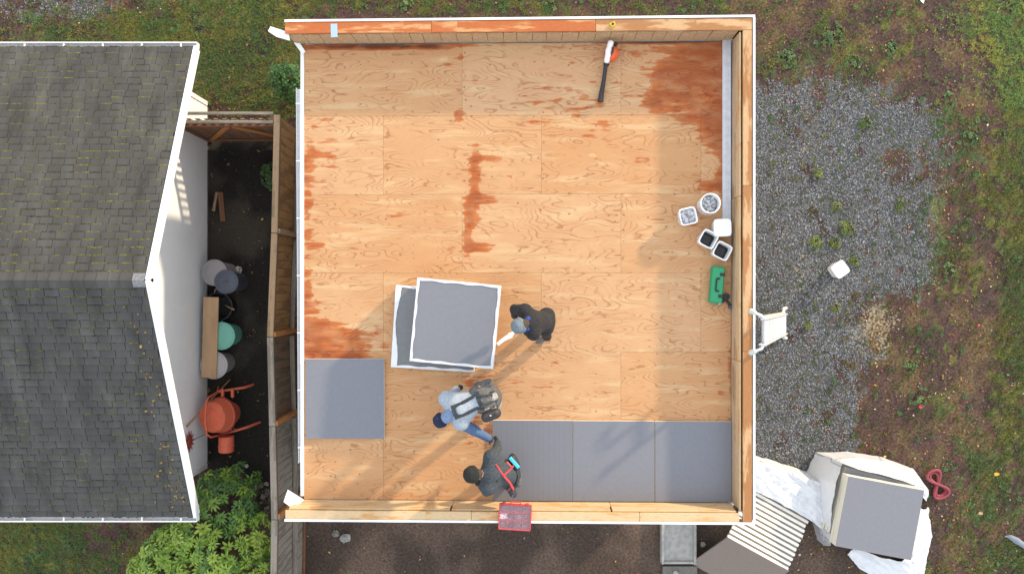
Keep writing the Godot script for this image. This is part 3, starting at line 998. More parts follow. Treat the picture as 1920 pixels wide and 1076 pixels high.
func build_house() -> void:
	var XR := -5.342
	var XL := -9.7
	var RY := 3.62
	var RZ := -0.10
	var EY := 2.05
	var EN := -4.03
	var ES := 3.86
	var WX := -5.985
	var base := Vector3(-7.7, 0, -0.04)
	var t := thing("house", "white sided house with a mossy grey shingle gable roof", "house", pos(base.x, 0, base.z))
	var off := pos(-base.x, 0, -base.z)
	# gable wall of lapped boards
	var y := 0.12
	var zn := -3.555
	var zs := 3.47
	while y < RY - 0.20:
		var top := y + 0.15
		var u := clampf((RY - 0.14 - top) / (RY - EY), 0.0, 1.0)
		var a := maxf(zn, RZ - (RZ - EN) * u)
		var b := minf(zs, RZ + (ES - RZ) * u)
		put("siding_board", box_mesh(Vector3(0.012, 0.165, b - a), 0.002), M.house_white, t, off * turned(Vector3(WX, y + 0.075, (a + b) * 0.5), 0, 0, 0.055))
		y += 0.15
	for z in [zn - 0.03, zs + 0.03]:
		put("corner_board", box_mesh(Vector3(0.09, 1.95, 0.09), 0.004), M.house_white, t, off * pos(WX - 0.02, 1.095, z))
		put("wall", box_mesh(Vector3(3.6, 1.95, 0.08), 0), M.house_white, t, off * pos(WX - 1.87, 1.095, z + signf(z) * -0.02))
	put("foundation", box_mesh(Vector3(3.66, 0.14, 7.0), 0), M.concrete, t, off * pos(WX - 1.85, 0.07, -0.04))
	# core behind the boards, following the gable
	var core := MB.new()
	core.prism(PackedVector2Array([Vector2(zn + 0.03, 0.14), Vector2(zs - 0.03, 0.14), Vector2(zs - 0.03, 2.0), Vector2(RZ, RY - 0.16), Vector2(zn + 0.03, 2.0)]), 0, 0.1, Transform3D(Basis(Vector3(0, 0, 1), Vector3(1, 0, 0), Vector3(0, 1, 0)), Vector3(WX - 0.11, 0, 0)))
	put("wall", core.mesh(), M.house_white, t, off)
	# roof
	var roof := put("roof", null, M.dark_wood, t, off)
	var slab := MB.new()
	var rests := []
	var pick := []
	var nz := noise(51, 0.55, 4)
	var nd := noise(52, 1.6, 3)
	var moss := []
	var mcol := []
	for side in 2:
		var ez := EN if side == 0 else ES
		var eave := Vector3(XL, EY, ez)
		var ev := (Vector3(XL, RY, RZ) - eave)
		var L := ev.length()
		ev = ev.normalized()
		var ex := Vector3.RIGHT
		var en := ev.cross(ex)
		if en.y < 0: en = -en
		var width := XR - 0.03 - XL
		slab.quad(eave - en * 0.004, eave + ex * width - en * 0.004, eave + ex * width + ev * L - en * 0.004, eave + ev * L - en * 0.004, en)
		slab.quad(eave - en * 0.12, eave + ex * width - en * 0.12, eave + ex * width + ev * L - en * 0.12, eave + ev * L - en * 0.12, -en)
		slab.quad(eave - en * 0.004, eave + ex * width - en * 0.004, eave + ex * width - en * 0.12, eave - en * 0.12, -ev)
		var cnt := int(L / 0.125)
		var step := L / cnt
		var list := []
		var mb := MB.new()
		for c in cnt:
			var v := c * step
			var x := rng.randf_range(-0.2, 0.0) + (0.105 if c % 2 else 0.0)
			while x < width:
				var w := rng.randf_range(0.19, 0.235)
				var x0 := maxf(x, 0.0)
				var x1 := minf(x + w, width)
				x += w
				if x1 - x0 < 0.03: continue
				var o := eave + ex * (x0 + 0.004) + ev * (v + rng.randf_range(-0.003, 0.003))
				var l := rng.randf_range(0.88, 1.12)       # batch-to-batch tint of a tab, the same range everywhere
				var col := Color(l, l, l)
				list.append([o, x1 - x0 - 0.008, col, v, o.x])
				# moss along the butts
				var much := (0.92 + nz.get_noise_2d(o.x * 1.3 + 20.0, o.z * 1.3) * 1.0) if side == 0 else (0.30 + nz.get_noise_2d(o.x * 1.3 + 20.0, o.z * 1.3) * 0.8)
				if side == 0 and v / L > 0.86: much -= 0.35
				for k in 14:
					if rng.randf() > much: continue
					var p := o + ex * rng.randf() * (x1 - x0 - 0.03) + en * 0.008 - ev * rng.randf_range(-0.002, 0.014)
					var s := rng.randf_range(0.015, 0.031)
					moss.append(Transform3D(Basis(ex * s * rng.randf_range(1.0, 2.2), en * s * 0.7, ev * s * 0.8), p))
					var yl := clampf(nd.get_noise_2d(o.x * 1.4 + 9.0, o.z * 1.4) * 1.8 + rng.randf() * 0.6, 0.0, 1.0)
					mcol.append(Color(0.030 + 0.11 * yl, 0.029 + 0.098 * yl, 0.012 + 0.006 * yl) * rng.randf_range(0.7, 1.15))
		# the tabs nearest the ridge and in view are pieces of their own
		var order := list.duplicate()
		order.sort_custom(func(p, q): return p[3] - (9.0 if p[4] < -7.35 else 0.0) > q[3] - (9.0 if q[4] < -7.35 else 0.0))
		for i in order.size():
			var s = order[i]
			var one := MB.new() if i < 148 else mb
			one.col = s[2]
			shingle(one, s[0], ex, ev, en, s[1], step + 0.03, rng.randf_range(0.018, 0.026), 0.003, rng.randf_range(-0.003, 0.003))
			if i < 148: put("shingle", one.mesh(), M.shingle, roof)
		var rest := put("shingle_field", mb.mesh(), M.shingle, roof)
		rest.set_meta("kind", "stuff")
		# white rake board
		var a := eave + ex * (width + 0.035) - ev * 0.02
		var b := a + ev * (L + 0.02)
		put("rake_board", box_mesh(Vector3((b - a).length(), 0.15, 0.055), 0.006), M.white_metal, t, off * Transform3D(Basis(ev, en, ev.cross(en)), (a + b) * 0.5 - en * 0.045))
		put("soffit", box_mesh(Vector3(0.6, 0.01, L - 0.2), 0), M.house_white, t, off * Transform3D(Basis(ex, en, ex.cross(en)), eave + ev * L * 0.5 + ex * (width - 0.31) - en * 0.132))
		# gutter with hangers
		var gz := ez + (-0.055 if side == 0 else 0.055)
		var gm := MB.new()
		var gl := width + 0.05
		gm.box(Vector3(gl, 0.10, 0.006), 0.001, pos(XL + gl * 0.5, EY - 0.065, gz + (-0.045 if side == 0 else 0.045)))
		gm.box(Vector3(gl, 0.006, 0.022), 0.001, pos(XL + gl * 0.5, EY - 0.014, gz + (-0.036 if side == 0 else 0.036)))
		gm.box(Vector3(gl, 0.006, 0.09), 0.001, pos(XL + gl * 0.5, EY - 0.116, gz))
		gm.box(Vector3(0.006, 0.10, 0.09), 0.001, pos(XL + gl, EY - 0.065, gz))
		var gut := put("gutter", gm.mesh(), M.white_metal, t, off)
		for k in 6: put("hanger", box_mesh(Vector3(0.03, 0.006, 0.10), 0.001), M.white_metal, gut, pos(XR - 0.25 - k * 0.66, EY - 0.022, gz))
	roof.mesh = slab.mesh()
	# ridge caps, lapped along the ridge
	var x := XR - 0.20
	var sn := Vector3(0, EY - RY, EN - RZ).normalized()
	var ss := Vector3(0, EY - RY, ES - RZ).normalized()
	var k := 0
	while x > XL:
		var mb := MB.new()
		var l := rng.randf_range(0.9, 1.3)
		mb.col = Color(l, l, l)
		var w := rng.randf_range(0.165, 0.18)
		var p0 := Vector3(x, RY + 0.018, RZ)
		var p1 := Vector3(x - w - 0.02, RY + 0.032, RZ)
		for s in [sn, ss]:
			mb.quad(p0, p1, p1 + s * 0.125, p0 + s * 0.125, Vector3.UP, [Vector2(p0.x, 0), Vector2(p1.x, 0), Vector2(p1.x, 0.12), Vector2(p0.x, 0.12)])
			mb.quad(p0 + s * 0.125, p1 + s * 0.125, p1 + s * 0.125 - Vector3(0, 0.02, 0), p0 + s * 0.125 - Vector3(0, 0.012, 0), s)
			mb.tri(p1, p1 + s * 0.125, p1 + s * 0.06 - Vector3(0, 0.016, 0), Vector3.LEFT)
		put("ridge_cap", mb.mesh(), M.shingle, roof)
		x -= w
	var fm := MB.new()
	for s in [sn, ss]: fm.quad(Vector3(XR - 0.03, RY + 0.022, RZ), Vector3(XR - 0.21, RY + 0.03, RZ), Vector3(XR - 0.21, RY + 0.03, RZ) + s * 0.11, Vector3(XR - 0.03, RY + 0.022, RZ) + s * 0.11, Vector3.UP)
	put("ridge_flashing", fm.mesh(), M.flashing, roof)
	multi("moss", pebble(12), tinted(plain(Color(1, 1, 1), 0.95)), moss, mcol, roof)
	# a few yellow leaves that landed on the shingles
	var lx := []
	var lc := []
	for i in 60:
		var f := rng.randf()
		var zz := lerpf(RZ + 0.3, ES - 0.1, f)
		var s := rng.randf_range(0.012, 0.03)
		lx.append(Transform3D(Basis.from_euler(Vector3(0.38, rng.randf() * TAU, 0)).scaled(Vector3(s, s, s)), Vector3(XR - 0.12 - absf(rng.randfn(0.0, 0.25)), lerpf(RY, EY, (zz - RZ) / (ES - RZ)) + 0.022, zz)))
		lc.append(Color(0.30, 0.19, 0.04) * rng.randf_range(0.5, 1.1))
	multi("roof_leaves", fallen_leaf(3), tinted(plain(Color(1, 1, 1), 0.9)), lx, lc, roof)

# ---------------------------------------------------------------- fence and gate
func build_fence() -> void:
	var nodes := [[516, 214], [511, 437], [503, 632], [507, 800], [511, 975], [508, 1175]]
	for i in 5:
		var A := at(nodes[i][0], nodes[i][1], 1.9)
		var B := at(nodes[i + 1][0], nodes[i + 1][1], 1.9)
		A.y = 0; B.y = 0
		var tone: String = ["stained a warm brown, next to the gate", "stained brown, behind the dark bin", "weathered dark brown, between two orange posts", "weathered grey with an orange post at its end", "weathered pale grey past the corner of the garage"][i]
		var t := thing("fence_panel", "board fence panel " + tone, "fence", along(A, B), "fence panels between house and garage")
		var L := (B - A).length()
		var hm: StandardMaterial3D = [M.brown_board, M.brown_board, M.dark_board, M.grey_board, M.grey_board][i]
		var cap: StandardMaterial3D = [M.tan_board, M.tan_board, M.grey_board, M.grey_board, M.grey_board][i]
		# local x runs along the fence (towards +z in the yard), local z points to the house or away
		var away := 1.0 if (t.transform.basis.z.x > 0) else -1.0       # towards the garage
		var n := int(L / 0.142)
		for k in n:
			var w := L / n
			put("fence_board", box_mesh(Vector3(w - 0.006, 1.80 + rng.randf_range(-0.012, 0.012), 0.019), 0.002, Vector2(rng.randf() * 5, rng.randf())), hm, t, turned(Vector3(-L * 0.5 + w * (k + 0.5), 0.945, away * rng.randf_range(-0.003, 0.003)), rng.randf_range(-0.03, 0.03)))
		put("cap_rail", box_mesh(Vector3(L - 0.01, 0.036, 0.105), 0.005, Vector2(rng.randf() * 5, 0)), cap, t, pos(0, 1.875, away * 0.02))
		put("rail", box_mesh(Vector3(L - 0.09, 0.085, 0.036), 0.004, Vector2(rng.randf() * 5, 0)), M.rust_board if i > 2 else M.dark_board, t, pos(0, 1.79, away * 0.035))
		put("rail", box_mesh(Vector3(L - 0.09, 0.036, 0.085), 0.004, Vector2(rng.randf() * 5, 0)), M.grey_board, t, pos(0, 0.82, away * 0.06))
		put("rail", box_mesh(Vector3(L - 0.09, 0.085, 0.036), 0.004, Vector2(rng.randf() * 5, 0)), M.rust_board, t, pos(0, 0.14, away * 0.035))
		var end := 0.5 if t.transform.basis.x.z > 0 else -0.5
		put("post", box_mesh(Vector3(0.085, 1.86, 0.085), 0.006), [M.tan_board, M.orange_post, M.orange_post, M.orange_post, M.orange_post][i], t, pos(L * end - signf(end) * 0.045, 0.93, away * 0.062))

func build_gate() -> void:
	var A := at(516, 222, 1.85)
	var t := thing("picket_gate", "brown picket gate with crossed braces between house wall and fence", "gate", pos(-5.02, 0, A.z))
	for s in [-1, 1]:
		put("top_rail", box_mesh(Vector3(1.86, 0.04, 0.05), 0.004, Vector2(s, 0)), M.grey_board, t, pos(0, 1.84, s * 0.055 - (0.035 if s < 0 else 0.0)))
	put("rail", box_mesh(Vector3(1.86, 0.09, 0.036), 0.004), M.rust_board, t, pos(0, 0.22, 0.035))
	put("rail", box_mesh(Vector3(1.86, 0.09, 0.036), 0.004), M.rust_board, t, pos(0, 1.44, 0.035))
	for k in 12:
		put("gate_board", box_mesh(Vector3(0.150, 1.40, 0.019), 0.002, Vector2(rng.randf() * 4, 0)), M.rust_board if k % 3 else M.dark_board, t, turned(Vector3(-0.86 + k * 0.157, 0.78, 0.0), 0, 0, rng.randf_range(-0.004, 0.004)))
		put("picket", box_mesh(Vector3(0.072, 0.36, 0.017), 0.002, Vector2(rng.randf() * 4, 0)), M.tan_board if k % 3 else M.grey_board, t, turned(Vector3(-0.86 + k * 0.157, 1.655, 0.001), 0, 0, rng.randf_range(-0.03, 0.03)))
	for s in [-1, 1]:
		put("brace", box_mesh(Vector3(1.30, 0.088, 0.036), 0.004, Vector2(s, 0)), M.orange_post, t, turned(Vector3(s * 0.42, 0.83, 0.036), 0, 0, -s * 0.98))
	for s in [-1, 1]:
		put("post", box_mesh(Vector3(0.09, 1.86, 0.09), 0.005), M.rust_board, t, pos(s * 0.93, 0.93, -0.01))

# ---------------------------------------------------------------- things along the house wall
func bin(called: String, label: String, p: Vector3, rad: float, high: float, body: Material, lid: Material, group := "", lean := 0.0, lid_r := 1.0, handle := true) -> Node3D:
	var t := thing(called, label, "bin", turned(Vector3(p.x, 0, p.z), 0, 0, lean), group)
	var b := MB.new()
	b.lathe([Vector2(0, 0.0), Vector2(rad * 0.8, 0.0), Vector2(rad * 0.97, high - 0.03), Vector2(rad * 1.0, high - 0.03), Vector2(rad, high)], 28)
	put("body", b.mesh(), body, t)
	b = MB.new()
	var r := rad * lid_r
	b.lathe([Vector2(r * 1.02, high - 0.02), Vector2(r * 1.06, high - 0.015), Vector2(r * 1.06, high + 0.012), Vector2(r * 1.0, high + 0.018), Vector2(r * 0.93, high + 0.012), Vector2(r * 0.88, high + 0.02), Vector2(r * 0.5, high + 0.045), Vector2(0, high + 0.05)], 32)
	var l := put("lid", b.mesh(), lid, t)
	if handle:
		b = MB.new()
		b.tube([Vector3(-0.05, high + 0.045, 0), Vector3(-0.045, high + 0.07, 0), Vector3(0.045, high + 0.07, 0), Vector3(0.05, high + 0.045, 0)], [0.008], 6)
		put("handle", b.mesh(), lid, l, turned(Vector3.ZERO, 0.3))
	return t

func build_wall_clutter() -> void:
	bin("dustbin", "pale grey round bin with a flat lid against the house wall, behind the dark bin", at(404, 511, 0.62), 0.235, 0.60, M.grey_plastic, M.mauve_plastic, "", 0.06, 1.0, false)
	bin("dustbin", "dark slate round bin with a lid handle beside the pale grey bin", at(423, 528, 0.66), 0.215, 0.64, M.slate_plastic, M.slate_plastic)
	bin("dustbin", "mint green round bin under the long plank", at(413, 630, 0.55), 0.25, 0.52, M.mint_plastic, M.mint_plastic, "", 0.0, 1.0, false)
	bin("dustbin", "light grey round bin under the end of the plank beside the orange mixer", at(399, 685, 0.55), 0.25, 0.52, M.grey_plastic, M.pale_plastic, "", 0.0, 1.0, false)
	# open black tub
	var p := at(408, 575, 0.4)
	var t := thing("garden_tub", "open black tub with a worn rim between the dark bin and the mint bin", "tub", pos(p.x, 0, p.z))
	var b := MB.new()
	b.lathe([Vector2(0, 0.0), Vector2(0.20, 0.0), Vector2(0.265, 0.38), Vector2(0.28, 0.385), Vector2(0.28, 0.40), Vector2(0.255, 0.40), Vector2(0.19, 0.03), Vector2(0, 0.03)], 28)
	put("body", b.mesh(), M.black_plastic, t)
	for s in [-1, 1]:
		b = MB.new()
		b.tube([Vector3(-0.07, 0.38, s * 0.27), Vector3(-0.06, 0.40, s * 0.33), Vector3(0.06, 0.40, s * 0.33), Vector3(0.07, 0.38, s * 0.27)], [0.011], 6)
		put("handle", b.mesh(), M.grey_plastic, t)
	b = MB.new()
	b.tube([Vector3(0.02, 0.12, -0.02), Vector3(0.16, 0.34, 0.0), Vector3(0.34, 0.50, 0.05)], [0.016, 0.017, 0.018], 8)
	var tool := put("trowel", b.mesh(), M.tan_board, null, pos(p.x, 0, p.z))
	tag(tool, "wooden tool handle sticking out of the open black tub", "tool")
	# plank lying on two bins
	var a := at(395, 557, 0.60)
	var c := at(391, 708, 0.60)
	var pl := put("plank", box_mesh(Vector3((c - a).length(), 0.035, 0.285), 0.003), M.board_tan, null, along(a, c))
	tag(pl, "wide tan plank laid across the mint bin and the light grey bin", "plank")
	pl.position.y = 0.592
	# small boards leaning at the wall base and on the soil
	for e in [["dark red board lying on the soil along the house wall", 412, 360, 417, 415, M.rust_board, 0.10], ["short tan board beside the dark red board on the soil", 405, 360, 399, 396, M.tan_board, 0.05]]:
		a = at(e[1], e[2], 0.03)
		c = at(e[3], e[4], 0.03)
		var o := put("offcut", box_mesh(Vector3((c - a).length(), 0.03, e[6]), 0.003), e[5], null, along(a, c))
		o.position.y = 0.016
		tag(o, e[0], "board")
	a = at(380, 736, 0.05); c = at(391, 730, 0.05)
	var blk := put("offcut", box_mesh(Vector3(0.14, 0.10, 0.09), 0.004), M.tan_board, null, along(a, c))
	blk.position.y = 0.05
	tag(blk, "small tan wood block between the light grey bin and the mixer", "block")
	# stick against the wall
	b = MB.new()
	b.tube([at(430, 712, 0.01), at(388, 757, 0.5), at(349, 800, 1.02)], [0.016, 0.017, 0.018], 8)
	var st := put("pole", b.mesh(), M.tan_board)
	tag(st, "long weathered wooden pole leaning on the house wall above the mixer", "pole")
	# white stone
	for e in [[447, 506, 0.075, Color(0.52, 0.50, 0.45), "pale cut stone on the dark soil beside the slate bin"], [629, 999, 0.075, Color(0.19, 0.18, 0.17), "rounded grey stone under the garage edge, the darker of a pair"], [647, 1008, 0.09, Color(0.29, 0.28, 0.26), "rounded grey stone under the garage edge, the paler of a pair"], [462, 874, 0.035, Color(0.5, 0.48, 0.44), "small white stone between the shrub and the mixer"], [1318, 1020, 0.05, Color(0.32, 0.31, 0.29), "small grey stone beside the concrete step"]]:
		var s: float = e[2]
		var stone := put("stone", rock(int(e[0]), s), plain(e[3], 0.95), null, at(e[0], e[1], 0.0) * 1.0 if false else pos(at(e[0], e[1], 0).x, s * 0.35, at(e[0], e[1], 0).z))
		tag(stone, e[4], "stone")
	build_mixer()
	# wall ornament: a sun with wavy rays
	var og := thing("sun_ornament", "red metal sun ornament hung on the white house wall above the mixer", "ornament", pos(-5.955, 0.92, at(357, 828, 0.9).z))
	var poly := PackedVector2Array()
	for i in 24:
		var r := 0.21 if i % 2 == 0 else 0.10
		var an := TAU * i / 24 + (0.10 if i % 2 == 0 else 0.0)
		poly.append(Vector2(cos(an), sin(an)) * r)
	b = MB.new()
	b.prism(poly, 0, 0.006, Transform3D(Basis(Vector3(0, 1, 0), Vector3(1, 0, 0), Vector3(0, 0, 1)), Vector3.ZERO))
	put("rays", b.mesh(), M.rust_red, og)
	b = MB.new()
	b.lathe([Vector2(0.105, 0.008), Vector2(0.08, 0.025), Vector2(0, 0.035)], 20, Transform3D(Basis(Vector3(0, 1, 0), Vector3(1, 0, 0), Vector3(0, 0, 1)), Vector3.ZERO))
	put("face", b.mesh(), M.rust_red, og)
	b = MB.new()
	b.tube([Vector3(0.01, -0.1, 0), Vector3(0.06, -0.35, -0.03), Vector3(0.20, -0.9, -0.08)], [0.006], 5)
	put("stake", b.mesh(), M.dark_metal, og)

func rock(s: int, size: float) -> ArrayMesh:
	var r := RandomNumberGenerator.new()
	r.seed = s
	var n := noise(s, 1.2, 3)
	var b := MB.new()
	var ring := []
	for i in 7:
		var row := []
		var th := PI * i / 6.0
		for k in 10:
			var ph := TAU * k / 10.0
			var d := Vector3(sin(th) * cos(ph), cos(th) * 0.7, sin(th) * sin(ph))
			row.append(d * size * (1.0 + n.get_noise_3d(d.x * 1.3, d.y * 1.3, d.z * 1.3) * 0.7))
		ring.append(row)
	for i in 6:
		for k in 10:
			b.quad(ring[i][k], ring[i][(k + 1) % 10], ring[i + 1][(k + 1) % 10], ring[i + 1][k], ring[i][k] + ring[i + 1][k])
	return b.mesh()

func build_mixer() -> void:
	var p := at(399, 784, 0.9)
	var t := thing("cement_mixer", "orange red cement mixer with its drum tipped down beside the house wall", "cement mixer", pos(p.x, 0, p.z))
	var tilt := Basis.from_euler(Vector3(0.0, 0, 0.30))
	var xf := Transform3D(tilt, Vector3(0.0, 0.62, 0))
	var b := MB.new()
	b.lathe([Vector2(0.17, -0.36), Vector2(0.19, -0.36), Vector2(0.315, -0.08), Vector2(0.325, -0.06), Vector2(0.325, -0.02), Vector2(0.315, 0.0), Vector2(0.29, 0.20), Vector2(0.265, 0.235), Vector2(0.16, 0.245), Vector2(0.15, 0.26), Vector2(0.09, 0.262), Vector2(0.08, 0.28), Vector2(0.0, 0.285)], 40, xf)
	put("drum", b.mesh(), M.mixer_orange, t)
	b = MB.new()
	b.lathe([Vector2(0.325, -0.055), Vector2(0.345, -0.055), Vector2(0.345, -0.02), Vector2(0.325, -0.02)], 40, xf)
	put("ring_gear", b.mesh(), M.mixer_dark, t)
	b = MB.new()
	b.tube([Vector3(-0.10, 0.42, -0.42), Vector3(-0.10, 0.86, -0.38), Vector3(-0.10, 0.98, -0.30), Vector3(-0.11, 1.0, 0.0), Vector3(-0.09, 0.98, 0.28), Vector3(-0.06, 0.86, 0.36), Vector3(-0.04, 0.42, 0.40)], [0.02], 8)
	put("yoke", b.mesh(), M.mixer_orange, t)
	for e in [[Vector3(-0.10, 0.45, -0.42), Vector3(0.35, 0.30, -0.48), Vector3(0.42, 0.02, -0.50)], [Vector3(-0.04, 0.45, 0.40), Vector3(0.42, 0.42, 0.27), Vector3(0.56, 0.04, 0.24)], [Vector3(-0.1, 0.45, -0.42), Vector3(-0.26, 0.03, -0.46)], [Vector3(-0.04, 0.45, 0.40), Vector3(-0.22, 0.03, 0.44)]]:
		b = MB.new()
		b.tube(e, [0.026, 0.026, 0.024], 8)
		put("leg", b.mesh(), M.mixer_orange, t)
	for e in [Vector3(0.02, 0.52, -0.40), Vector3(0.20, 0.50, -0.40)]:
		put("bracket", box_mesh(Vector3(0.05, 0.06, 0.16), 0.006), M.mixer_orange, t, pos(e.x, e.y, e.z))
	b = MB.new()
	b.lathe([Vector2(0, -0.155), Vector2(0.13, -0.155), Vector2(0.14, -0.14), Vector2(0.14, 0.02), Vector2(0.148, 0.022), Vector2(0.148, 0.045), Vector2(0.14, 0.047), Vector2(0.14, 0.13), Vector2(0.12, 0.15), Vector2(0, 0.155)], 28, turned(Vector3(0.10, 0.55, 0.56), 0, PI / 2, 0))
	put("motor_housing", b.mesh(), M.mixer_orange, t)

# ---------------------------------------------------------------- insulation boards
func foam_board(parent: Node, xf: Transform3D, sx: float, sz: float, th: float, top: Material, core: Material) -> void:
	var n := put("foam_core", box_mesh(Vector3(sx, th - 0.004, sz), 0.0015), core, parent, xf * pos(0, -0.0005, 0))
	put("facer", box_mesh(Vector3(sx - 0.002, 0.003, sz - 0.002), 0.0), top, n, pos(0, th * 0.5 - 0.001, 0))

func build_boards() -> void:
	var th := 0.05
	for e in [[924, 1074, 788, 942, "grey insulation board laid in the corner row, ribbed, under the kneeling worker", M.facer_rib, 0.0], [1075, 1228, 789, 943, "middle grey insulation board of the row along the south parapet", M.facer, 0.0], [1229.5, 1383, 790, 944, "grey insulation board tight into the corner of the parapets", M.facer, 0.0], [572.5, 720, 672.5, 823, "single grey insulation board at the gutter side of the deck", M.facer, 0.004]]:
		var a := dk(e[0], e[2], th)
		var c := dk(e[1], e[3], th)
		c.x = minf(c.x, 3.372)
		c.z = minf(c.z, 3.298)
		var t := thing("insulation_board", e[4], "insulation board", TD * turned(Vector3((a.x + c.x) * 0.5, 0.002, (a.z + c.z) * 0.5), e[6]), "insulation boards laid flat on the deck")
		foam_board(t, pos(0, th * 0.5, 0), c.x - a.x, c.z - a.z, th, e[5], M.foam)
	# two wrapped bundles, one on the other
	var p := dk(816, 616, 0.30)
	var low := thing("board_bundle", "lower bundle of grey boards in torn white wrap on the deck", "board bundle", TD * turned(Vector3(p.x, 0.002, p.z), deg_to_rad(-3.5)), "wrapped board bundles on the deck")
	bundle(low, 6, 1.235, 1.215, 0.05, [M.facer_dark, M.foam_white], [[-1, 0], [0, 1], [0, -1]], 3)
	p = dk(855, 606, 0.62)
	var up := thing("board_bundle", "upper bundle of grey boards with white wrap edges, on the lower bundle", "board bundle", TD * turned(Vector3(p.x, 0.309, p.z), deg_to_rad(-5.5)), "wrapped board bundles on the deck")
	bundle(up, 6, 1.205, 1.20, 0.052, [M.facer, M.foam_white], [[-1, 0], [0, 1], [0, -1], [1, 0]], 7)
	# torn tail of the wrap hanging off to the worker's side
	var b := MB.new()
	var q0 := up.transform.affine_inverse()
	var s := [[933, 646, 0.22], [944, 637, 0.2], [956, 630, 0.16], [964, 623, 0.14]]
	for i in 3:
		var a := TD * dk(s[i][0], s[i][1], s[i][2])
		var c := TD * dk(s[i + 1][0], s[i + 1][1], s[i + 1][2])
		var w0 := Vector3(0.035, 0.0, 0.045) * (1.0 if i < 2 else 1.7)
		var w1 := Vector3(0.035, 0.012, 0.045) * (1.0 if i < 1 else (1.3 if i == 1 else 0.6))
		b.quad(q0 * (a - w0 * 0.5), q0 * (a + w0 * 0.5), q0 * (c + w1 * 0.5), q0 * (c - w1 * 0.5), Vector3.UP)
	put("wrap_tail", b.mesh(), M.film, up)

func bundle(t: Node3D, n: int, sx: float, sz: float, th: float, mats: Array, sides: Array, s: int) -> void:
	var r := RandomNumberGenerator.new()
	r.seed = s
	for k in n:
		foam_board(t, turned(Vector3(r.randf_range(-0.003, 0.003), th * (k + 0.5), r.randf_range(-0.003, 0.003)), r.randf_range(-0.003, 0.003)), sx, sz, th - 0.001, mats[0], mats[1])
	# plastic wrap clinging to the edges and folded a little over the top
	var H := n * th
	for e in sides:
		var b := MB.new()
		var d := Vector3(e[0], 0, e[1])
		var u := Vector3(-e[1], 0, e[0])
		var half := sx * 0.5 if e[0] != 0 else sz * 0.5
		var wide := sz * 0.5 if e[0] != 0 else sx * 0.5
		var prev := []
		for k in 25:
			var f := -1.0 + 2.0 * k / 24.0
			var tuck := 0.022 + 0.007 * sin(k * 0.9 + s) + r.randf_range(-0.002, 0.002)
			if s == 3 and e[0] == -1: tuck = 0.05 + 0.03 * sin(k * 0.28 + 1.0) + r.randf_range(-0.004, 0.004)
			var o := u * f * (wide + 0.010)
			var row := [o + d * (half + 0.008 + r.randf() * 0.006) + Vector3.UP * 0.01, o + d * (half + 0.008 + r.randf() * 0.012) + Vector3.UP * H * 0.5, o + d * (half + 0.012 + r.randf() * 0.004) + Vector3.UP * (H + 0.004), o + d * (half - tuck) + Vector3.UP * (H + 0.004 + r.randf() * 0.003)]
			if prev.size() > 0:
				for j in 3: b.quad(prev[j], row[j], row[j + 1], prev[j + 1], d + Vector3.UP * 0.5 if j < 2 else Vector3.UP)
			prev = row
		put("wrap", b.mesh(), M.film, t)

# ---------------------------------------------------------------- tools on the deck
func rsq(mb: MB, rings: Array, cr := 0.3) -> void:      # loft of rounded squares: [half, y]
	var prof := []
	for k in 24:
		var an := TAU * k / 24.0
		var d := Vector2(cos(an), sin(an))
		var p := 1.0 / pow(pow(absf(d.x), 7.0) + pow(absf(d.y), 7.0), 1.0 / 7.0)
		prof.append(d * p)
	for i in rings.size() - 1:
		for k in 24:
			var a: Vector2 = prof[k]
			var b: Vector2 = prof[(k + 1) % 24]
			var r0 = rings[i]
			var r1 = rings[i + 1]
			var dn := Vector2(r1[1] - r0[1], r0[0] - r1[0])
			var out := Vector3((a.x + b.x) * dn.x, dn.y * 2.0, (a.y + b.y) * dn.x)
			mb.quad(Vector3(a.x * r0[0], r0[1], a.y * r0[0]), Vector3(b.x * r0[0], r0[1], b.y * r0[0]), Vector3(b.x * r1[0], r1[1], b.y * r1[0]), Vector3(a.x * r1[0], r1[1], a.y * r1[0]), out)

func square_tub(label: String, xf: Transform3D, inside: Material, lid: bool, size := 0.13, high := 0.23) -> Node3D:
	var t := thing("square_tub", label, "tub", xf, "square white tubs")
	var b := MB.new()
	rsq(b, [[0.0, 0.0], [size * 0.86, 0.0], [size * 0.96, high - 0.03], [size * 1.04, high - 0.03], [size * 1.04, high - 0.002], [size * 1.0, high], [size * 0.9, high], [size * 0.86, high - 0.03]] + ([] if lid else [[size * 0.80, 0.06]]))
	put("tub_wall", b.mesh(), M.white_plastic, t)
	if lid:
		b = MB.new()
		rsq(b, [[size * 1.06, high - 0.02], [size * 1.07, high + 0.006], [size * 1.0, high + 0.014], [size * 0.9, high + 0.012], [size * 0.86, high + 0.006], [0.0, high + 0.008]])
		put("lid", b.mesh(), M.white_plastic, t)
	elif inside:
		b = MB.new()
		rsq(b, [[size * 0.82, 0.09], [size * 0.5, 0.10], [0.0, 0.095]])
		put("contents", b.mesh(), inside, t)
	b = MB.new()
	b.tube([Vector3(-size * 1.04, high - 0.05, 0.0), Vector3(-size * 1.14, high - 0.09, 0.03), Vector3(-size * 1.16, high - 0.11, 0.06)], [0.006], 6)
	put("bail", b.mesh(), M.galvanised, t)
	return t

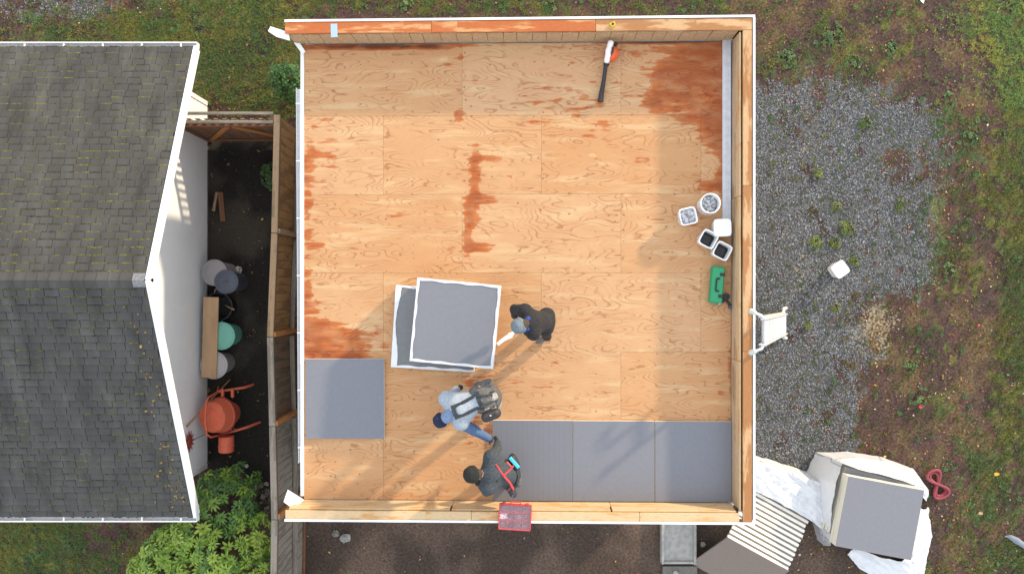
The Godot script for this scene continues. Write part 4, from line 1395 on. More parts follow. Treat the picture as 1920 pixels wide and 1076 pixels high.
func build_tools() -> void:
	# leaf blower
	var p := dk(1138, 118, 0.1)
	var t := thing("leaf_blower", "orange and white leaf blower with a long black nozzle on the deck", "leaf blower", TD * turned(Vector3(p.x, 0, p.z), 0))
	var b := MB.new()
	b.tube([Vector3(0.0, 0.10, 0.0), Vector3(-0.012, 0.10, 0.03), Vector3(-0.04, 0.085, 0.25), Vector3(-0.075, 0.065, 0.46), Vector3(-0.09, 0.055, 0.58)], [0.036, 0.031, 0.032, 0.038, 0.046], 16)
	var nz := put("nozzle", b.mesh(), M.black_plastic, t)
	b = MB.new()
	b.lathe([Vector2(0.043, -0.02), Vector2(0.043, 0.02)], 16, Transform3D(Basis.from_euler(Vector3(PI / 2, 0, 0)), Vector3(-0.005, 0.10, 0.02)))
	put("collar", b.mesh(), M.black_plastic, nz)
	b = MB.new()
	b.lathe([Vector2(0, -0.075), Vector2(0.09, -0.07), Vector2(0.118, -0.03), Vector2(0.118, 0.03), Vector2(0.09, 0.07), Vector2(0.04, 0.078), Vector2(0, 0.078)], 28, turned(Vector3(0.075, 0.119, -0.135), 0, 0, 0.9))
	put("fan_housing", b.mesh(), M.tool_orange, t)
	put("body", skin_mesh([[Vector3(0.0, 0.15, -0.03), Vector3(0.02, 0.19, -0.16), 0.042, 0.044], [Vector3(0.02, 0.19, -0.16), Vector3(0.05, 0.20, -0.27), 0.044, 0.046], [Vector3(0.02, 0.18, -0.10), Vector3(0.075, 0.17, -0.09), 0.035, 0.03], [Vector3(0.0, 0.12, -0.02), Vector3(0.04, 0.1, -0.2), 0.04, 0.05]], 0.010, 0.02).mesh(), M.white_plastic, t)
	b = MB.new()
	b.tube([Vector3(0.06, 0.20, -0.08), Vector3(0.075, 0.24, -0.13), Vector3(0.085, 0.23, -0.2)], [0.014], 8)
	put("handle", b.mesh(), M.black_plastic, t)
	put("fuel_cap", skin_mesh([[Vector3(0.12, 0.15, -0.25), Vector3(0.14, 0.17, -0.265), 0.026, 0.028]], 0.008, 0.01).mesh(), M.black_plastic, t)
	# round bucket of fasteners
	p = dk(1334, 381, 0.33)
	t = thing("bucket", "round white bucket half full of grey fasteners", "bucket", TD * pos(p.x, 0, p.z))
	b = MB.new()
	b.lathe([Vector2(0, 0.0), Vector2(0.128, 0.0), Vector2(0.142, 0.29), Vector2(0.152, 0.29), Vector2(0.152, 0.33), Vector2(0.142, 0.335), Vector2(0.136, 0.33), Vector2(0.124, 0.05), Vector2(0.0, 0.05)], 36)
	put("bucket_wall", b.mesh(), M.white_plastic, t)
	b = MB.new()
	b.tube([Vector3(-0.155, 0.30, 0.0), Vector3(-0.165, 0.20, 0.06), Vector3(-0.11, 0.16, 0.13), Vector3(0.0, 0.15, 0.162), Vector3(0.12, 0.16, 0.13), Vector3(0.16, 0.22, 0.05), Vector3(0.155, 0.30, 0.0)], [0.004], 5)
	put("bail", b.mesh(), M.galvanised, t)
	fasteners(t, 0.115, 0.215, 260, true, 4)
	var st := square_tub("square white tub full of grey metal plates", TD * turned(Vector3(dk(1292, 405, 0.23).x, 0, dk(1292, 405, 0.23).z), 0.22), M.steel_dark, false, 0.125)
	fasteners(st, 0.095, 0.17, 150, false, 5)
	square_tub("empty square tub with a black inside, touching the lidded tub", TD * turned(Vector3(dk(1330, 448, 0.23).x, 0, dk(1330, 448, 0.23).z), -0.5), M.pitch, false, 0.12)
	square_tub("square tub with a black inside against the parapet beside the green case", TD * turned(Vector3(dk(1357, 469, 0.23).x - 0.005, 0, dk(1357, 469, 0.23).z + 0.01), -0.48), M.pitch, false, 0.12)
	square_tub("lidded square white tub against the parapet at the end of the metal channel", TD * turned(Vector3(dk(1359, 431, 0.24).x - 0.02, 0, dk(1359, 431, 0.24).z - 0.035), 0.03), null, true, 0.125)
	var gb := at(1576, 505, 0.25)
	square_tub("lidded square white tub standing alone on the gravel", turned(Vector3(gb.x, 0.012, gb.z), 0.62), null, true, 0.135, 0.25)
	# green case
	p = dk(1347, 534, 0.14)
	t = thing("tool_case", "long green plastic tool case with black latches by the parapet", "tool case", TD * turned(Vector3(p.x, 0, p.z), deg_to_rad(-5)))
	put("case_base", box_mesh(Vector3(0.19, 0.075, 0.56), 0.014), M.green_plastic, t, pos(0, 0.0385, 0))
	put("case_lid", box_mesh(Vector3(0.185, 0.07, 0.555), 0.02), M.green_plastic, t, pos(0, 0.113, 0))
	for z in [-0.16, 0.17]: put("latch", box_mesh(Vector3(0.075, 0.012, 0.05), 0.003), M.black_plastic, t, pos(0.055, 0.152, z))
	b = MB.new()
	b.tube([Vector3(-0.02, 0.145, -0.095), Vector3(-0.03, 0.162, -0.09), Vector3(-0.03, 0.165, 0.09), Vector3(-0.02, 0.145, 0.095)], [0.011], 8)
	b.box(Vector3(0.05, 0.008, 0.03), 0.002, pos(0.0, 0.151, -0.095))
	b.box(Vector3(0.05, 0.008, 0.03), 0.002, pos(0.0, 0.151, 0.095))
	put("handle", b.mesh(), M.black_plastic, t)
	# cordless drill lying beside it
	p = dk(1362, 563, 0.05)
	t = thing("cordless_drill", "black cordless drill lying at the end of the green case", "drill", TD * turned(Vector3(p.x - 0.02, 0, p.z), 0.5))
	b = MB.new()
	b.lathe([Vector2(0, -0.09), Vector2(0.032, -0.085), Vector2(0.036, -0.02), Vector2(0.034, 0.05), Vector2(0.024, 0.062), Vector2(0.024, 0.06)], 16, turned(Vector3(0, 0.045, -0.02), 0.3, 0, PI / 2))
	put("motor", b.mesh(), M.black_plastic, t)
	b = MB.new()
	b.lathe([Vector2(0.023, 0.0), Vector2(0.023, 0.03), Vector2(0.012, 0.05), Vector2(0.005, 0.055), Vector2(0.004, 0.12), Vector2(0, 0.122)], 14, turned(Vector3(-0.058, 0.045, -0.002), 0.3, 0, PI / 2))
	put("chuck", b.mesh(), M.steel, t)
	put("grip", skin_mesh([[Vector3(0.02, 0.04, 0.0), Vector3(0.04, 0.035, 0.11), 0.022, 0.02]], 0.008, 0.01).mesh(), M.black_plastic, t)
	put("battery", box_mesh(Vector3(0.085, 0.06, 0.05), 0.008), M.slate_plastic, t, turned(Vector3(0.045, 0.032, 0.14), -0.2))
	# spool of wire beside the case
	p = dk(1365, 556, 0.07)
	t = thing("wire_spool", "small black and steel spool standing against the parapet by the green case", "spool", TD * pos(minf(p.x, 3.29), 0, p.z))
	b = MB.new()
	b.lathe([Vector2(0, 0), Vector2(0.05, 0), Vector2(0.05, 0.012), Vector2(0.03, 0.014), Vector2(0.03, 0.07), Vector2(0.05, 0.072), Vector2(0.05, 0.084), Vector2(0.016, 0.084), Vector2(0.016, 0.06), Vector2(0, 0.06)], 22)
	put("reel", b.mesh(), M.black_plastic, t)
	b = MB.new()
	b.lathe([Vector2(0.031, 0.015), Vector2(0.045, 0.016), Vector2(0.045, 0.069), Vector2(0.031, 0.071)], 22)
	put("wire", b.mesh(), M.steel, t)
	# length of metal channel along the parapet
	var a := dk(1365, 72, 0.02)
	var c := dk(1365, 416, 0.02)
	t = thing("metal_channel", "long pale galvanised metal channel lying along the east parapet", "metal channel", TD * turned(Vector3(3.30, 0.001, (a.z + c.z) * 0.5), -0.0))
	var L := c.z - a.z - 0.03
	b = MB.new()
	b.box(Vector3(0.12, 0.003, L), 0.0005, pos(0, 0.022, 0))
	b.box(Vector3(0.003, 0.024, L), 0.0005, pos(-0.0585, 0.012, 0))
	b.box(Vector3(0.003, 0.05, L), 0.0005, pos(0.0585, 0.025, 0))
	b.box(Vector3(0.025, 0.004, L), 0.0005, pos(-0.015, 0.0255, 0))
	put("channel", b.mesh(), M.galvanised, t)
	# tape measure on the parapet
	p = dk(1150, 47, 0.46)
	t = thing("tape_measure", "small yellow tape measure sitting on the north parapet plate", "tape measure", TD * turned(Vector3(p.x, 0.450, p.z), 0.4))
	b = MB.new()
	b.prism(PackedVector2Array([Vector2(-0.036, -0.03), Vector2(0.036, -0.03), Vector2(0.04, 0.0), Vector2(0.03, 0.028), Vector2(-0.02, 0.036), Vector2(-0.038, 0.015)]), 0.0, 0.06)
	put("shell", b.mesh(), M.yellow_plastic, t)
	b = MB.new()
	b.lathe([Vector2(0.02, 0.061), Vector2(0.018, 0.066), Vector2(0, 0.067)], 16)
	put("hub", b.mesh(), M.black_plastic, t)
	# compartment organiser on the south parapet
	p = dk(967, 965, 0.50)
	t = thing("organiser_case", "red framed clear organiser case of small parts on the south parapet", "organiser", TD * turned(Vector3(p.x, 0.456, 3.405), deg_to_rad(-3)))
	var W := 0.47
	var D := 0.37
	put("tray", box_mesh(Vector3(W, 0.008, D), 0.002), M.pink_plastic, t, pos(0, 0.006, 0))
	for e in [[0, -D / 2, W, 0.012], [0, D / 2, W, 0.012]]: put("frame_side", box_mesh(Vector3(W, 0.055, 0.013), 0.004), M.red_plastic, t, pos(0, 0.0345, e[1]))
	for s in [-1, 1]: put("frame_side", box_mesh(Vector3(0.013, 0.055, D - 0.014), 0.004), M.red_plastic, t, pos(s * W * 0.5, 0.0345, 0))
	for x in [-0.115, 0.0, 0.115]: put("divider", box_mesh(Vector3(0.004, 0.035, D - 0.02), 0), M.pink_plastic, t, pos(x, 0.0275, 0))
	for z in [-0.06, 0.065]: put("divider", box_mesh(Vector3(W - 0.02, 0.03, 0.004), 0), M.red_plastic, t, pos(0, 0.0255, z))
	var bits := []
	var bc := []
	var r := RandomNumberGenerator.new()
	r.seed = 61
	for cx in 4:
		for cz in 3:
			var dk_ := r.randf_range(0.04, 0.2)
			if cx == 0 and cz == 1: dk_ = 0.75
			for k in 34:
				var s := r.randf_range(0.008, 0.015)
				bits.append(Transform3D(Basis.from_euler(Vector3(r.randf() * 3, r.randf() * 6, r.randf() * 3)).scaled(Vector3(s * 1.8, s * 0.5, s * 0.6)), Vector3(-0.172 + cx * 0.115 + r.randf_range(-0.04, 0.04), 0.016 + r.randf() * 0.014, [-0.12, 0.0, 0.122][cz] + r.randf_range(-0.035, 0.035))))
				bc.append(Color(dk_, dk_, dk_ * 1.05) * r.randf_range(0.7, 1.2))
	multi("small_parts", box_mesh(Vector3(2, 2, 2)), tinted(plain(Color(1, 1, 1), 0.5, 0.3)), bits, bc, t)
	put("clear_lid", box_mesh(Vector3(W - 0.01, 0.004, D - 0.01), 0.001), M.pink_glass, t, pos(0, 0.064, 0))
	b = MB.new()
	b.tube([Vector3(-0.075, 0.035, -D / 2 - 0.005), Vector3(-0.07, 0.037, -D / 2 - 0.04), Vector3(0.07, 0.037, -D / 2 - 0.04), Vector3(0.075, 0.035, -D / 2 - 0.005)], [0.011], 8)
	put("handle", b.mesh(), M.red_plastic, t)
	for x in [-0.17, 0.17]: put("latch", box_mesh(Vector3(0.05, 0.05, 0.02), 0.004), M.red_plastic, t, pos(x, 0.04, -D / 2 - 0.016))

func fasteners(t: Node3D, rad: float, top: float, n: int, round_: bool, s: int) -> void:
	var r := RandomNumberGenerator.new()
	r.seed = s
	var xs := []
	var cs := []
	for k in n:
		var q := Vector2(r.randf_range(-1, 1), r.randf_range(-1, 1)) * rad
		if round_ and q.length() > rad: continue
		var sz := r.randf_range(0.012, 0.02) if round_ else r.randf_range(0.018, 0.03)
		xs.append(Transform3D(Basis.from_euler(Vector3(r.randf_range(-0.7, 0.7), r.randf() * 6, r.randf_range(-0.7, 0.7))).scaled(Vector3(sz, 0.002, sz)), Vector3(q.x, top + r.randf_range(-0.02, 0.015), q.y)))
		var l := r.randf_range(0.12, 0.6)
		cs.append(Color(l, l, l * 1.04))
	var b := MB.new()
	b.lathe([Vector2(0, -1), Vector2(1, -1), Vector2(1, 1), Vector2(0.3, 1), Vector2(0, 0)], 7)
	multi("fasteners", b.mesh(), tinted(plain(Color(1, 1, 1), 0.45, 0.4)), xs, cs, t)
	b = MB.new()
	b.lathe([Vector2(rad * 1.02, top - 0.03), Vector2(0, top - 0.02)], 24)
	put("fill", b.mesh(), M.steel_dark, t)

# ---------------------------------------------------------------- yard things on the gravel side
func build_ladder() -> void:
	var base := Vector3(5.36, 0.03, 0.71)
	var top := Vector3(3.49, 3.92, 0.64)
	var t := thing("ladder", "white extension ladder leaning on the east parapet from the gravel", "ladder", Transform3D())
	var d := (top - base).normalized()
	var side := Vector3(0, 0, 1)
	var outw := side.cross(d).normalized()
	if outw.y < 0: outw = -outw
	var L := (top - base).length()
	for sec in 2:
		var o := outw * (0.0 if sec == 0 else 0.075)
		var w := 0.205 if sec == 0 else 0.185
		var l0 := 0.0 if sec == 0 else 0.5
		var l1 := L - 0.45 if sec == 0 else L
		for s in [-1, 1]:
			var a: Vector3 = base + d * l0 + o + side * s * w
			var b: Vector3 = base + d * l1 + o + side * s * w
			put("stile", box_mesh(Vector3(l1 - l0, 0.07, 0.026), 0.004), M.ladder_white, t, Transform3D(Basis(d, outw, d.cross(outw)), (a + b) * 0.5))
		var k := 0.18
		while k < l1 - l0 - 0.08:
			var c := base + d * (l0 + k) + o
			var mb := MB.new()
			mb.box(Vector3(w * 2.0 - 0.026, 0.036, 0.075), 0.010, Transform3D(Basis(side, outw, side.cross(outw)), c))
			put("rung", mb.mesh(), M.ladder_white, t)
			k += 0.215
	for s in [-1, 1]:
		# stand-off arms that spread over the parapet, with round pads
		var m := MB.new()
		var p: Vector3 = base + d * (L - 0.05) + outw * 0.08 + side * s * 0.19
		var e := Vector3(3.45, 3.92, p.z + s * 0.085)
		m.tube([p, p.lerp(e, 0.5) + Vector3(0.02, 0.04, 0), e], [0.022, 0.022, 0.022], 10)
		var arm := put("standoff_arm", m.mesh(), M.ladder_white, t)
		put("pad", skin_mesh([[e, e + Vector3(-0.035, -0.045, s * 0.02), 0.036, 0.040]], 0.012, 0.01).mesh(), M.ladder_pad, arm)
		m = MB.new()
		var f: Vector3 = base + side * s * 0.205
		m.tube([f + d * 0.35, f + d * 0.12 + side * s * 0.03, f + side * s * 0.075 + Vector3(0, 0.0, 0)], [0.026, 0.028, 0.032], 8)
		var ft := put("spread_foot", m.mesh(), M.ladder_white, t)
		put("pad", skin_mesh([[f + side * s * 0.07 + Vector3(-0.02, 0.02, 0), f + side * s * 0.09 + Vector3(0.03, 0.018, 0), 0.036, 0.036]], 0.012, 0.01).mesh(), M.ladder_pad, ft)

func sheet(rows: Array, sub: int, amp: float, s: int) -> ArrayMesh:      # a crumpled film through a grid of points
	var nr := rows.size()
	var nc: int = rows[0].size()
	var R := (nr - 1) * sub + 1
	var C := (nc - 1) * sub + 1
	var n := noise(s, 1.0, 4)
	n.fractal_type = FastNoiseLite.FRACTAL_RIDGED
	var P := []
	for i in R:
		var row := []
		var fi := float(i) / sub
		var i0 := mini(int(fi), nr - 2)
		for j in C:
			var fj := float(j) / sub
			var j0 := mini(int(fj), nc - 2)
			var u := fi - i0
			var v := fj - j0
			u = lerpf(u, u * u * (3.0 - 2.0 * u), 0.35)
			var p: Vector3 = rows[i0][j0].lerp(rows[i0][j0 + 1], v).lerp(rows[i0 + 1][j0].lerp(rows[i0 + 1][j0 + 1], v), u)
			var k := n.get_noise_2d(p.x * 1.2 + p.z * 0.7, p.z * 2.6 - p.x * 1.9)
			var k2 := n.get_noise_2d(p.x * 7.0 + 30.0, p.z * 5.0)
			p += Vector3(k2 * 0.4, 1.0, k * 0.3) * (k * amp + k2 * amp * 0.14)
			p.y = maxf(p.y, 0.012)
			row.append(p)
		P.append(row)
	var N := []
	for i in R:
		var row := []
		for j in C:
			var a: Vector3 = P[mini(i + 1, R - 1)][j] - P[maxi(i - 1, 0)][j]
			var b: Vector3 = P[i][mini(j + 1, C - 1)] - P[i][maxi(j - 1, 0)]
			var q := a.cross(b).normalized()
			row.append(q if q.y > 0 else -q)
		N.append(row)
	var mb := MB.new()
	for i in R - 1:
		for j in C - 1:
			mb.smooth_tri([P[i][j], P[i][j + 1], P[i + 1][j + 1]], [N[i][j], N[i][j + 1], N[i + 1][j + 1]], [Vector2(i, j), Vector2(i, j + 1), Vector2(i + 1, j + 1)])
			mb.smooth_tri([P[i][j], P[i + 1][j + 1], P[i + 1][j]], [N[i][j], N[i + 1][j + 1], N[i + 1][j]], [Vector2(i, j), Vector2(i + 1, j + 1), Vector2(i + 1, j)])
	return mb.mesh()

func film_rows(rows: Array) -> Array:
	var out := []
	for r in rows:
		var q := []
		for p in r: q.append(at(p[0], p[1], p[2]))
		out.append(q)
	return out

func build_pallet_side() -> void:
	# a brown board and a white ribbed panel propped against each other like a tent
	var s := Vector3(0.876, 0, 0.482).normalized()
	var p := Vector3(s.z, 0, -s.x)
	var hT := 0.92
	var A := at(1366, 1009, hT)
	var mid := A + s * 0.635
	var t := thing("panel_tent", "white ribbed foam panel and brown board propped together like a tent by the garage corner", "panels", pos(mid.x, 0, mid.z))
	var run := 0.95                                        # brown side down to the soil
	var v := (-p * run - Vector3.UP * (hT - 0.02)).normalized()
	var nb := s.cross(v)
	if nb.y < 0: nb = -nb
	var lb := Vector2(run, hT - 0.02).length()
	put("brown_board", box_mesh(Vector3(1.30, 0.03, lb), 0.003), M.facer_brown, t, Transform3D(Basis(s, nb, s.cross(nb)), Vector3(0, hT, 0) + v * lb * 0.5 - nb * 0.022))
	var ph := deg_to_rad(13.0)
	var w2 := (p * cos(ph) - Vector3.UP * sin(ph))          # down the ribbed side
	var u := p * sin(ph) + Vector3.UP * cos(ph)
	var l2 := 1.56
	put("backing_board", box_mesh(Vector3(1.27, 0.02, l2), 0.003), M.facer_tan, t, Transform3D(Basis(s, u, s.cross(u)), Vector3(0, hT, 0) + w2 * (l2 * 0.5 + 0.01) - u * 0.060))
	put("prop_block", box_mesh(Vector3(0.9, 0.50, 0.2), 0.005), M.facer_brown, t, Transform3D(Basis(s, Vector3.UP, s.cross(Vector3.UP)), Vector3(0, 0.25, 0) + Vector3(w2.x, 0, w2.z) * 1.36))
	var cnt := int(l2 / 0.094)
	for k in cnt:
		put("foam_rib", box_mesh(Vector3(1.275, 0.042, 0.054), 0.006), M.foam_white, t, Transform3D(Basis(s, u, s.cross(u)), Vector3(0, hT, 0) + w2 * (0.035 + k * 0.094) - u * 0.031 + s * rng.randf_range(-0.016, 0.016)))
	# square stack: a tall bundle and a loose block of boards on top
	var c0 := at(1636, 954, 1.02)
	var tall := thing("board_bundle", "tall lower stack of grey boards half hidden by white film", "board bundle", turned(Vector3(c0.x, 0, c0.z), deg_to_rad(-15)), "board bundles in the yard")
	for k in 10: foam_board(tall, turned(Vector3(rng.randf_range(-0.006, 0.006), 0.051 + k * 0.102, rng.randf_range(-0.006, 0.006)), rng.randf_range(-0.006, 0.006)), 1.30, 1.25, 0.10, M.facer, M.foam)
	var c1 := at(1651, 972, 1.28)
	var blk := thing("board_bundle", "grey topped block of boards with cream edges lying squarely on the tall stack", "board bundle", turned(Vector3(c1.x, 1.022, c1.z), deg_to_rad(-10.7)), "board bundles in the yard")
	for k in 3: foam_board(blk, turned(Vector3(rng.randf_range(-0.004, 0.004), 0.043 + k * 0.086, rng.randf_range(-0.004, 0.004)), 0), 1.385, 1.275, 0.085, M.facer, M.foam)
	# film thrown over the slumped bundle
	var plane := func(px: float, py: float, lift: float) -> Vector3:
		var P0 := at(px, py, 0)
		var dP := at(px, py, 1) - P0
		var y: float = -((P0 - A).dot(u)) / dP.dot(u)
		return at(px, py, clampf(y + lift, 0.03, 2.0))
	var rows := []
	for r in [[[1395, 912], [1440, 931], [1480, 952], [1522, 976], [1562, 1010]], [[1395, 890], [1440, 905], [1490, 924], [1530, 945], [1562, 975]], [[1397, 872], [1440, 888], [1490, 905], [1535, 925], [1560, 945]], [[1400, 858], [1440, 873], [1490, 888], [1538, 905], [1556, 915]]]:
		var q2 := []
		for e in r: q2.append(plane.call(e[0], e[1], 0.05))
		rows.append(q2)
	rows.append(film_rows([[[1404, 850, 0.02], [1440, 860, 0.02], [1490, 876, 0.02], [1540, 895, 0.02], [1552, 905, 0.02]]])[0])
	var f := put("plastic_film", sheet(rows, 14, 0.065, 71), M.film, null)
	tag(f, "rumpled white plastic film thrown over the slumped foam boards", "plastic film", "white plastic film in the yard")
	f = put("plastic_film", sheet(film_rows([
		[[1533, 1012, 0.02], [1522, 975, 0.02], [1514, 930, 0.02], [1512, 885, 0.02], [1530, 848, 0.02], [1590, 846, 0.02], [1652, 856, 0.02], [1712, 878, 0.02], [1742, 918, 0.02], [1738, 940, 0.02]],
		[[1545, 1022, 0.42], [1536, 990, 0.52], [1534, 944, 0.56], [1540, 898, 0.6], [1560, 860, 0.64], [1604, 857, 0.64], [1654, 864, 0.64], [1706, 884, 0.60], [1732, 912, 0.5], [1730, 930, 0.35]],
		[[1558, 1022, 0.85], [1556, 1000, 0.98], [1560, 955, 1.05], [1566, 912, 1.06], [1580, 869, 1.07], [1612, 880, 1.08], [1650, 889, 1.08], [1690, 900, 1.07], [1714, 909, 1.0], [1718, 922, 0.7]]]), 11, 0.032, 72), M.film, null)
	tag(f, "white plastic film gathered round the far side of the square board stack", "plastic film", "white plastic film in the yard")
	f = put("plastic_film", sheet(film_rows([
		[[1720, 948, 0.5], [1712, 990, 0.5], [1704, 1030, 0.45], [1690, 1052, 0.35], [1655, 1045, 0.35], [1630, 1036, 0.4], [1600, 1025, 0.4]],
		[[1732, 955, 0.1], [1730, 1000, 0.12], [1720, 1050, 0.10], [1700, 1075, 0.08], [1650, 1062, 0.1], [1625, 1048, 0.12], [1598, 1030, 0.15]],
		[[1741, 950, 0.02], [1747, 1005, 0.02], [1736, 1055, 0.02], [1728, 1112, 0.02], [1655, 1090, 0.02], [1612, 1066, 0.02], [1588, 1038, 0.02]]]), 11, 0.045, 73), M.film, null)
	tag(f, "white plastic film trailing on the ground below the square board stack", "plastic film", "white plastic film in the yard")
	# coiled hose
	var hc := at(1757, 907, 0.03)
	var pts := []
	for i in 121:
		var a := TAU * i / 40.0
		var wob := 0.02 * sin(a * 0.37 + 1.0)
		var loop := sin(a)
		var ps := (i / 40) * 0.028 - 0.028
		var big := (0.135 if loop > 0 else 0.105) + ps
		var q3 := Vector3(sin(2.0 * a) * (big * 0.92 + wob) , 0.026 + 0.022 * (i / 40) + 0.014 * (0.5 + 0.5 * sin(a * 1.5)), loop * (0.25 + wob * 0.5 + ps))
		pts.append(q3.rotated(Vector3.UP, 0.42) )
	var hb := MB.new()
	hb.tube(pts, [0.029], 8)
	var hose := put("hose", hb.mesh(), M.hose_red, null, pos(hc.x, 0, hc.z))
	tag(hose, "dull red hose coiled in a figure eight on the brown yard", "hose")
	# concrete step and paving by the south wall
	var a0 := at(1240, 975, 0.12)
	var a1 := at(1306, 1057, 0.12)
	var t2 := thing("concrete_step", "pale concrete step with a raised rim at the garage south wall", "step", pos((a0.x + a1.x) * 0.5, 0, (a0.z + a1.z) * 0.5))
	var w := a1.x - a0.x
	var l := a1.z - 3.5
	t2.position.z = 3.5 + l * 0.5
	put("slab", box_mesh(Vector3(w, 0.11, l), 0.008), M.concrete, t2, pos(0, 0.055, 0))
	for sd in [-1, 1]: put("rim", box_mesh(Vector3(0.055, 0.05, l), 0.006), M.concrete, t2, pos(sd * (w * 0.5 - 0.03), 0.131, 0))
	put("rim", box_mesh(Vector3(w - 0.118, 0.04, 0.05), 0.006), M.concrete, t2, pos(0, 0.129, l * 0.5 - 0.028))
	var b0 := at(1243, 1060, 0.05)
	var b1 := at(1308, 1140, 0.05)
	var pv := put("paving_slab", box_mesh(Vector3(b1.x - b0.x, 0.05, b1.z - b0.z), 0.006), M.concrete_dark, null, pos((b0.x + b1.x) * 0.5, 0.025, (b0.z + b1.z) * 0.5 + 0.02))
	tag(pv, "dark worn paving slab in front of the concrete step", "paving slab")
	# jug on the paving
	var jp := at(1268, 1076, 0.1)
	var jug := thing("spray_bottle", "small white and dark blue bottle standing on the paving slab", "bottle", pos(jp.x, 0.05, jp.z))
	var jb := MB.new()
	jb.lathe([Vector2(0, 0), Vector2(0.045, 0), Vector2(0.048, 0.02), Vector2(0.048, 0.15), Vector2(0.02, 0.2)], 18)
	put("bottle_body", jb.mesh(), M.white_plastic, jug)
	jb = MB.new()
	jb.lathe([Vector2(0.022, 0.198), Vector2(0.026, 0.2), Vector2(0.026, 0.24), Vector2(0, 0.245)], 14)
	put("bottle_cap", jb.mesh(), M.slate_plastic, jug)
	# rag at the lawn edge
	var rg := skin_mesh([[at(1898, 1008, 0.03), at(1908, 1014, 0.05), 0.05, 0.06], [at(1908, 1014, 0.05), at(1930, 1028, 0.05), 0.055, 0.06], [at(1930, 1028, 0.04), at(1945, 1022, 0.03), 0.05, 0.04], [at(1893, 1006, 0.02), at(1886, 1006, 0.01), 0.03, 0.02]], 0.018, 0.04)
	var rag := put("rag", rg.mesh(), M.rag_blue, null)
	tag(rag, "grey blue bundled rag lying on the lawn", "rag")
	# paper scraps and single bright leaves
	var pb := MB.new()
	pb.quad(Vector3(-0.10, 0.01, -0.14), Vector3(0.10, 0.02, -0.10), Vector3(0.04, 0.012, 0.10), Vector3(-0.02, 0.03, 0.06), Vector3.UP)
	var sc := put("paper_scrap", pb.mesh(), M.film, null, pos(at(1728, -2, 0).x, 0.006, at(1728, -2, 0).z))
	tag(sc, "torn white paper scrap in the grass at the top of the yard", "paper")
	for e in [[1870, 889, 0.062, Color(0.62, 0.36, 0.03), "bright yellow round leaf on the lawn"], [1840, 962, 0.05, Color(0.45, 0.30, 0.17), "pale tan leaf lying on the lawn below the yellow one"], [1660, 856, 0.035, Color(0.55, 0.4, 0.08), "small yellow leaf beside the white film"], [1500, 1040, 0.03, Color(0.5, 0.46, 0.42), "pale leaf on the brown soil by the board stacks"]]:
		var lf := put("fallen_leaf", fallen_leaf(int(e[0])), plain(e[3], 0.8), null, Transform3D(Basis().scaled(Vector3(e[2], e[2] * 0.5, e[2] * 1.3)), at(e[0], e[1], 0.02)))
		tag(lf, e[4], "leaf")

# ---------------------------------------------------------------- plants
func clump(called: String, label: String, category: String, p: Vector3, rad: float, high: float, n: int, mesh: Mesh, cols: Array, s: int, group := "", each := 0) -> Node3D:
	var t := thing(called, label, category, pos(p.x, 0, p.z), group)
	var r := RandomNumberGenerator.new()
	r.seed = s
	var m := tinted(plain(Color(1, 1, 1), 0.55))
	m.backlight_enabled = true
	m.backlight = Color(0.10, 0.16, 0.03)
	var xs := []
	var cs := []
	for i in n:
		var a := r.randf() * TAU
		var f := sqrt(r.randf())
		var q := Vector3(cos(a) * f * rad, high * (1.0 - f * f * 0.7) * r.randf_range(0.5, 1.0), sin(a) * f * rad)
		var up := (Vector3(q.x, rad * 0.8, q.z) + Vector3(r.randf_range(-0.3, 0.3), 0, r.randf_range(-0.3, 0.3)) * rad).normalized()
		var bs := Basis(Quaternion(Vector3.UP, up)) * Basis(Vector3.UP, r.randf() * TAU)
		var k := r.randf_range(0.7, 1.2)
		xs.append(Transform3D(bs.scaled(Vector3(k, k, k)), q))
		cs.append(cols[r.randi() % cols.size()] * r.randf_range(0.75, 1.25))
	multi("foliage", mesh, m, xs, cs, t)
	var mb := MB.new()
	for i in 4:
		var a := TAU * i / 4 + r.randf()
		mb.tube([Vector3(0, 0, 0), Vector3(cos(a) * rad * 0.3, high * 0.4, sin(a) * rad * 0.3), Vector3(cos(a) * rad * 0.6, high * 0.75, sin(a) * rad * 0.6)], [0.006 + rad * 0.012, 0.004 + rad * 0.008, 0.003], 5)
	put("stems", mb.mesh(), M.dark_wood, t)
	return t

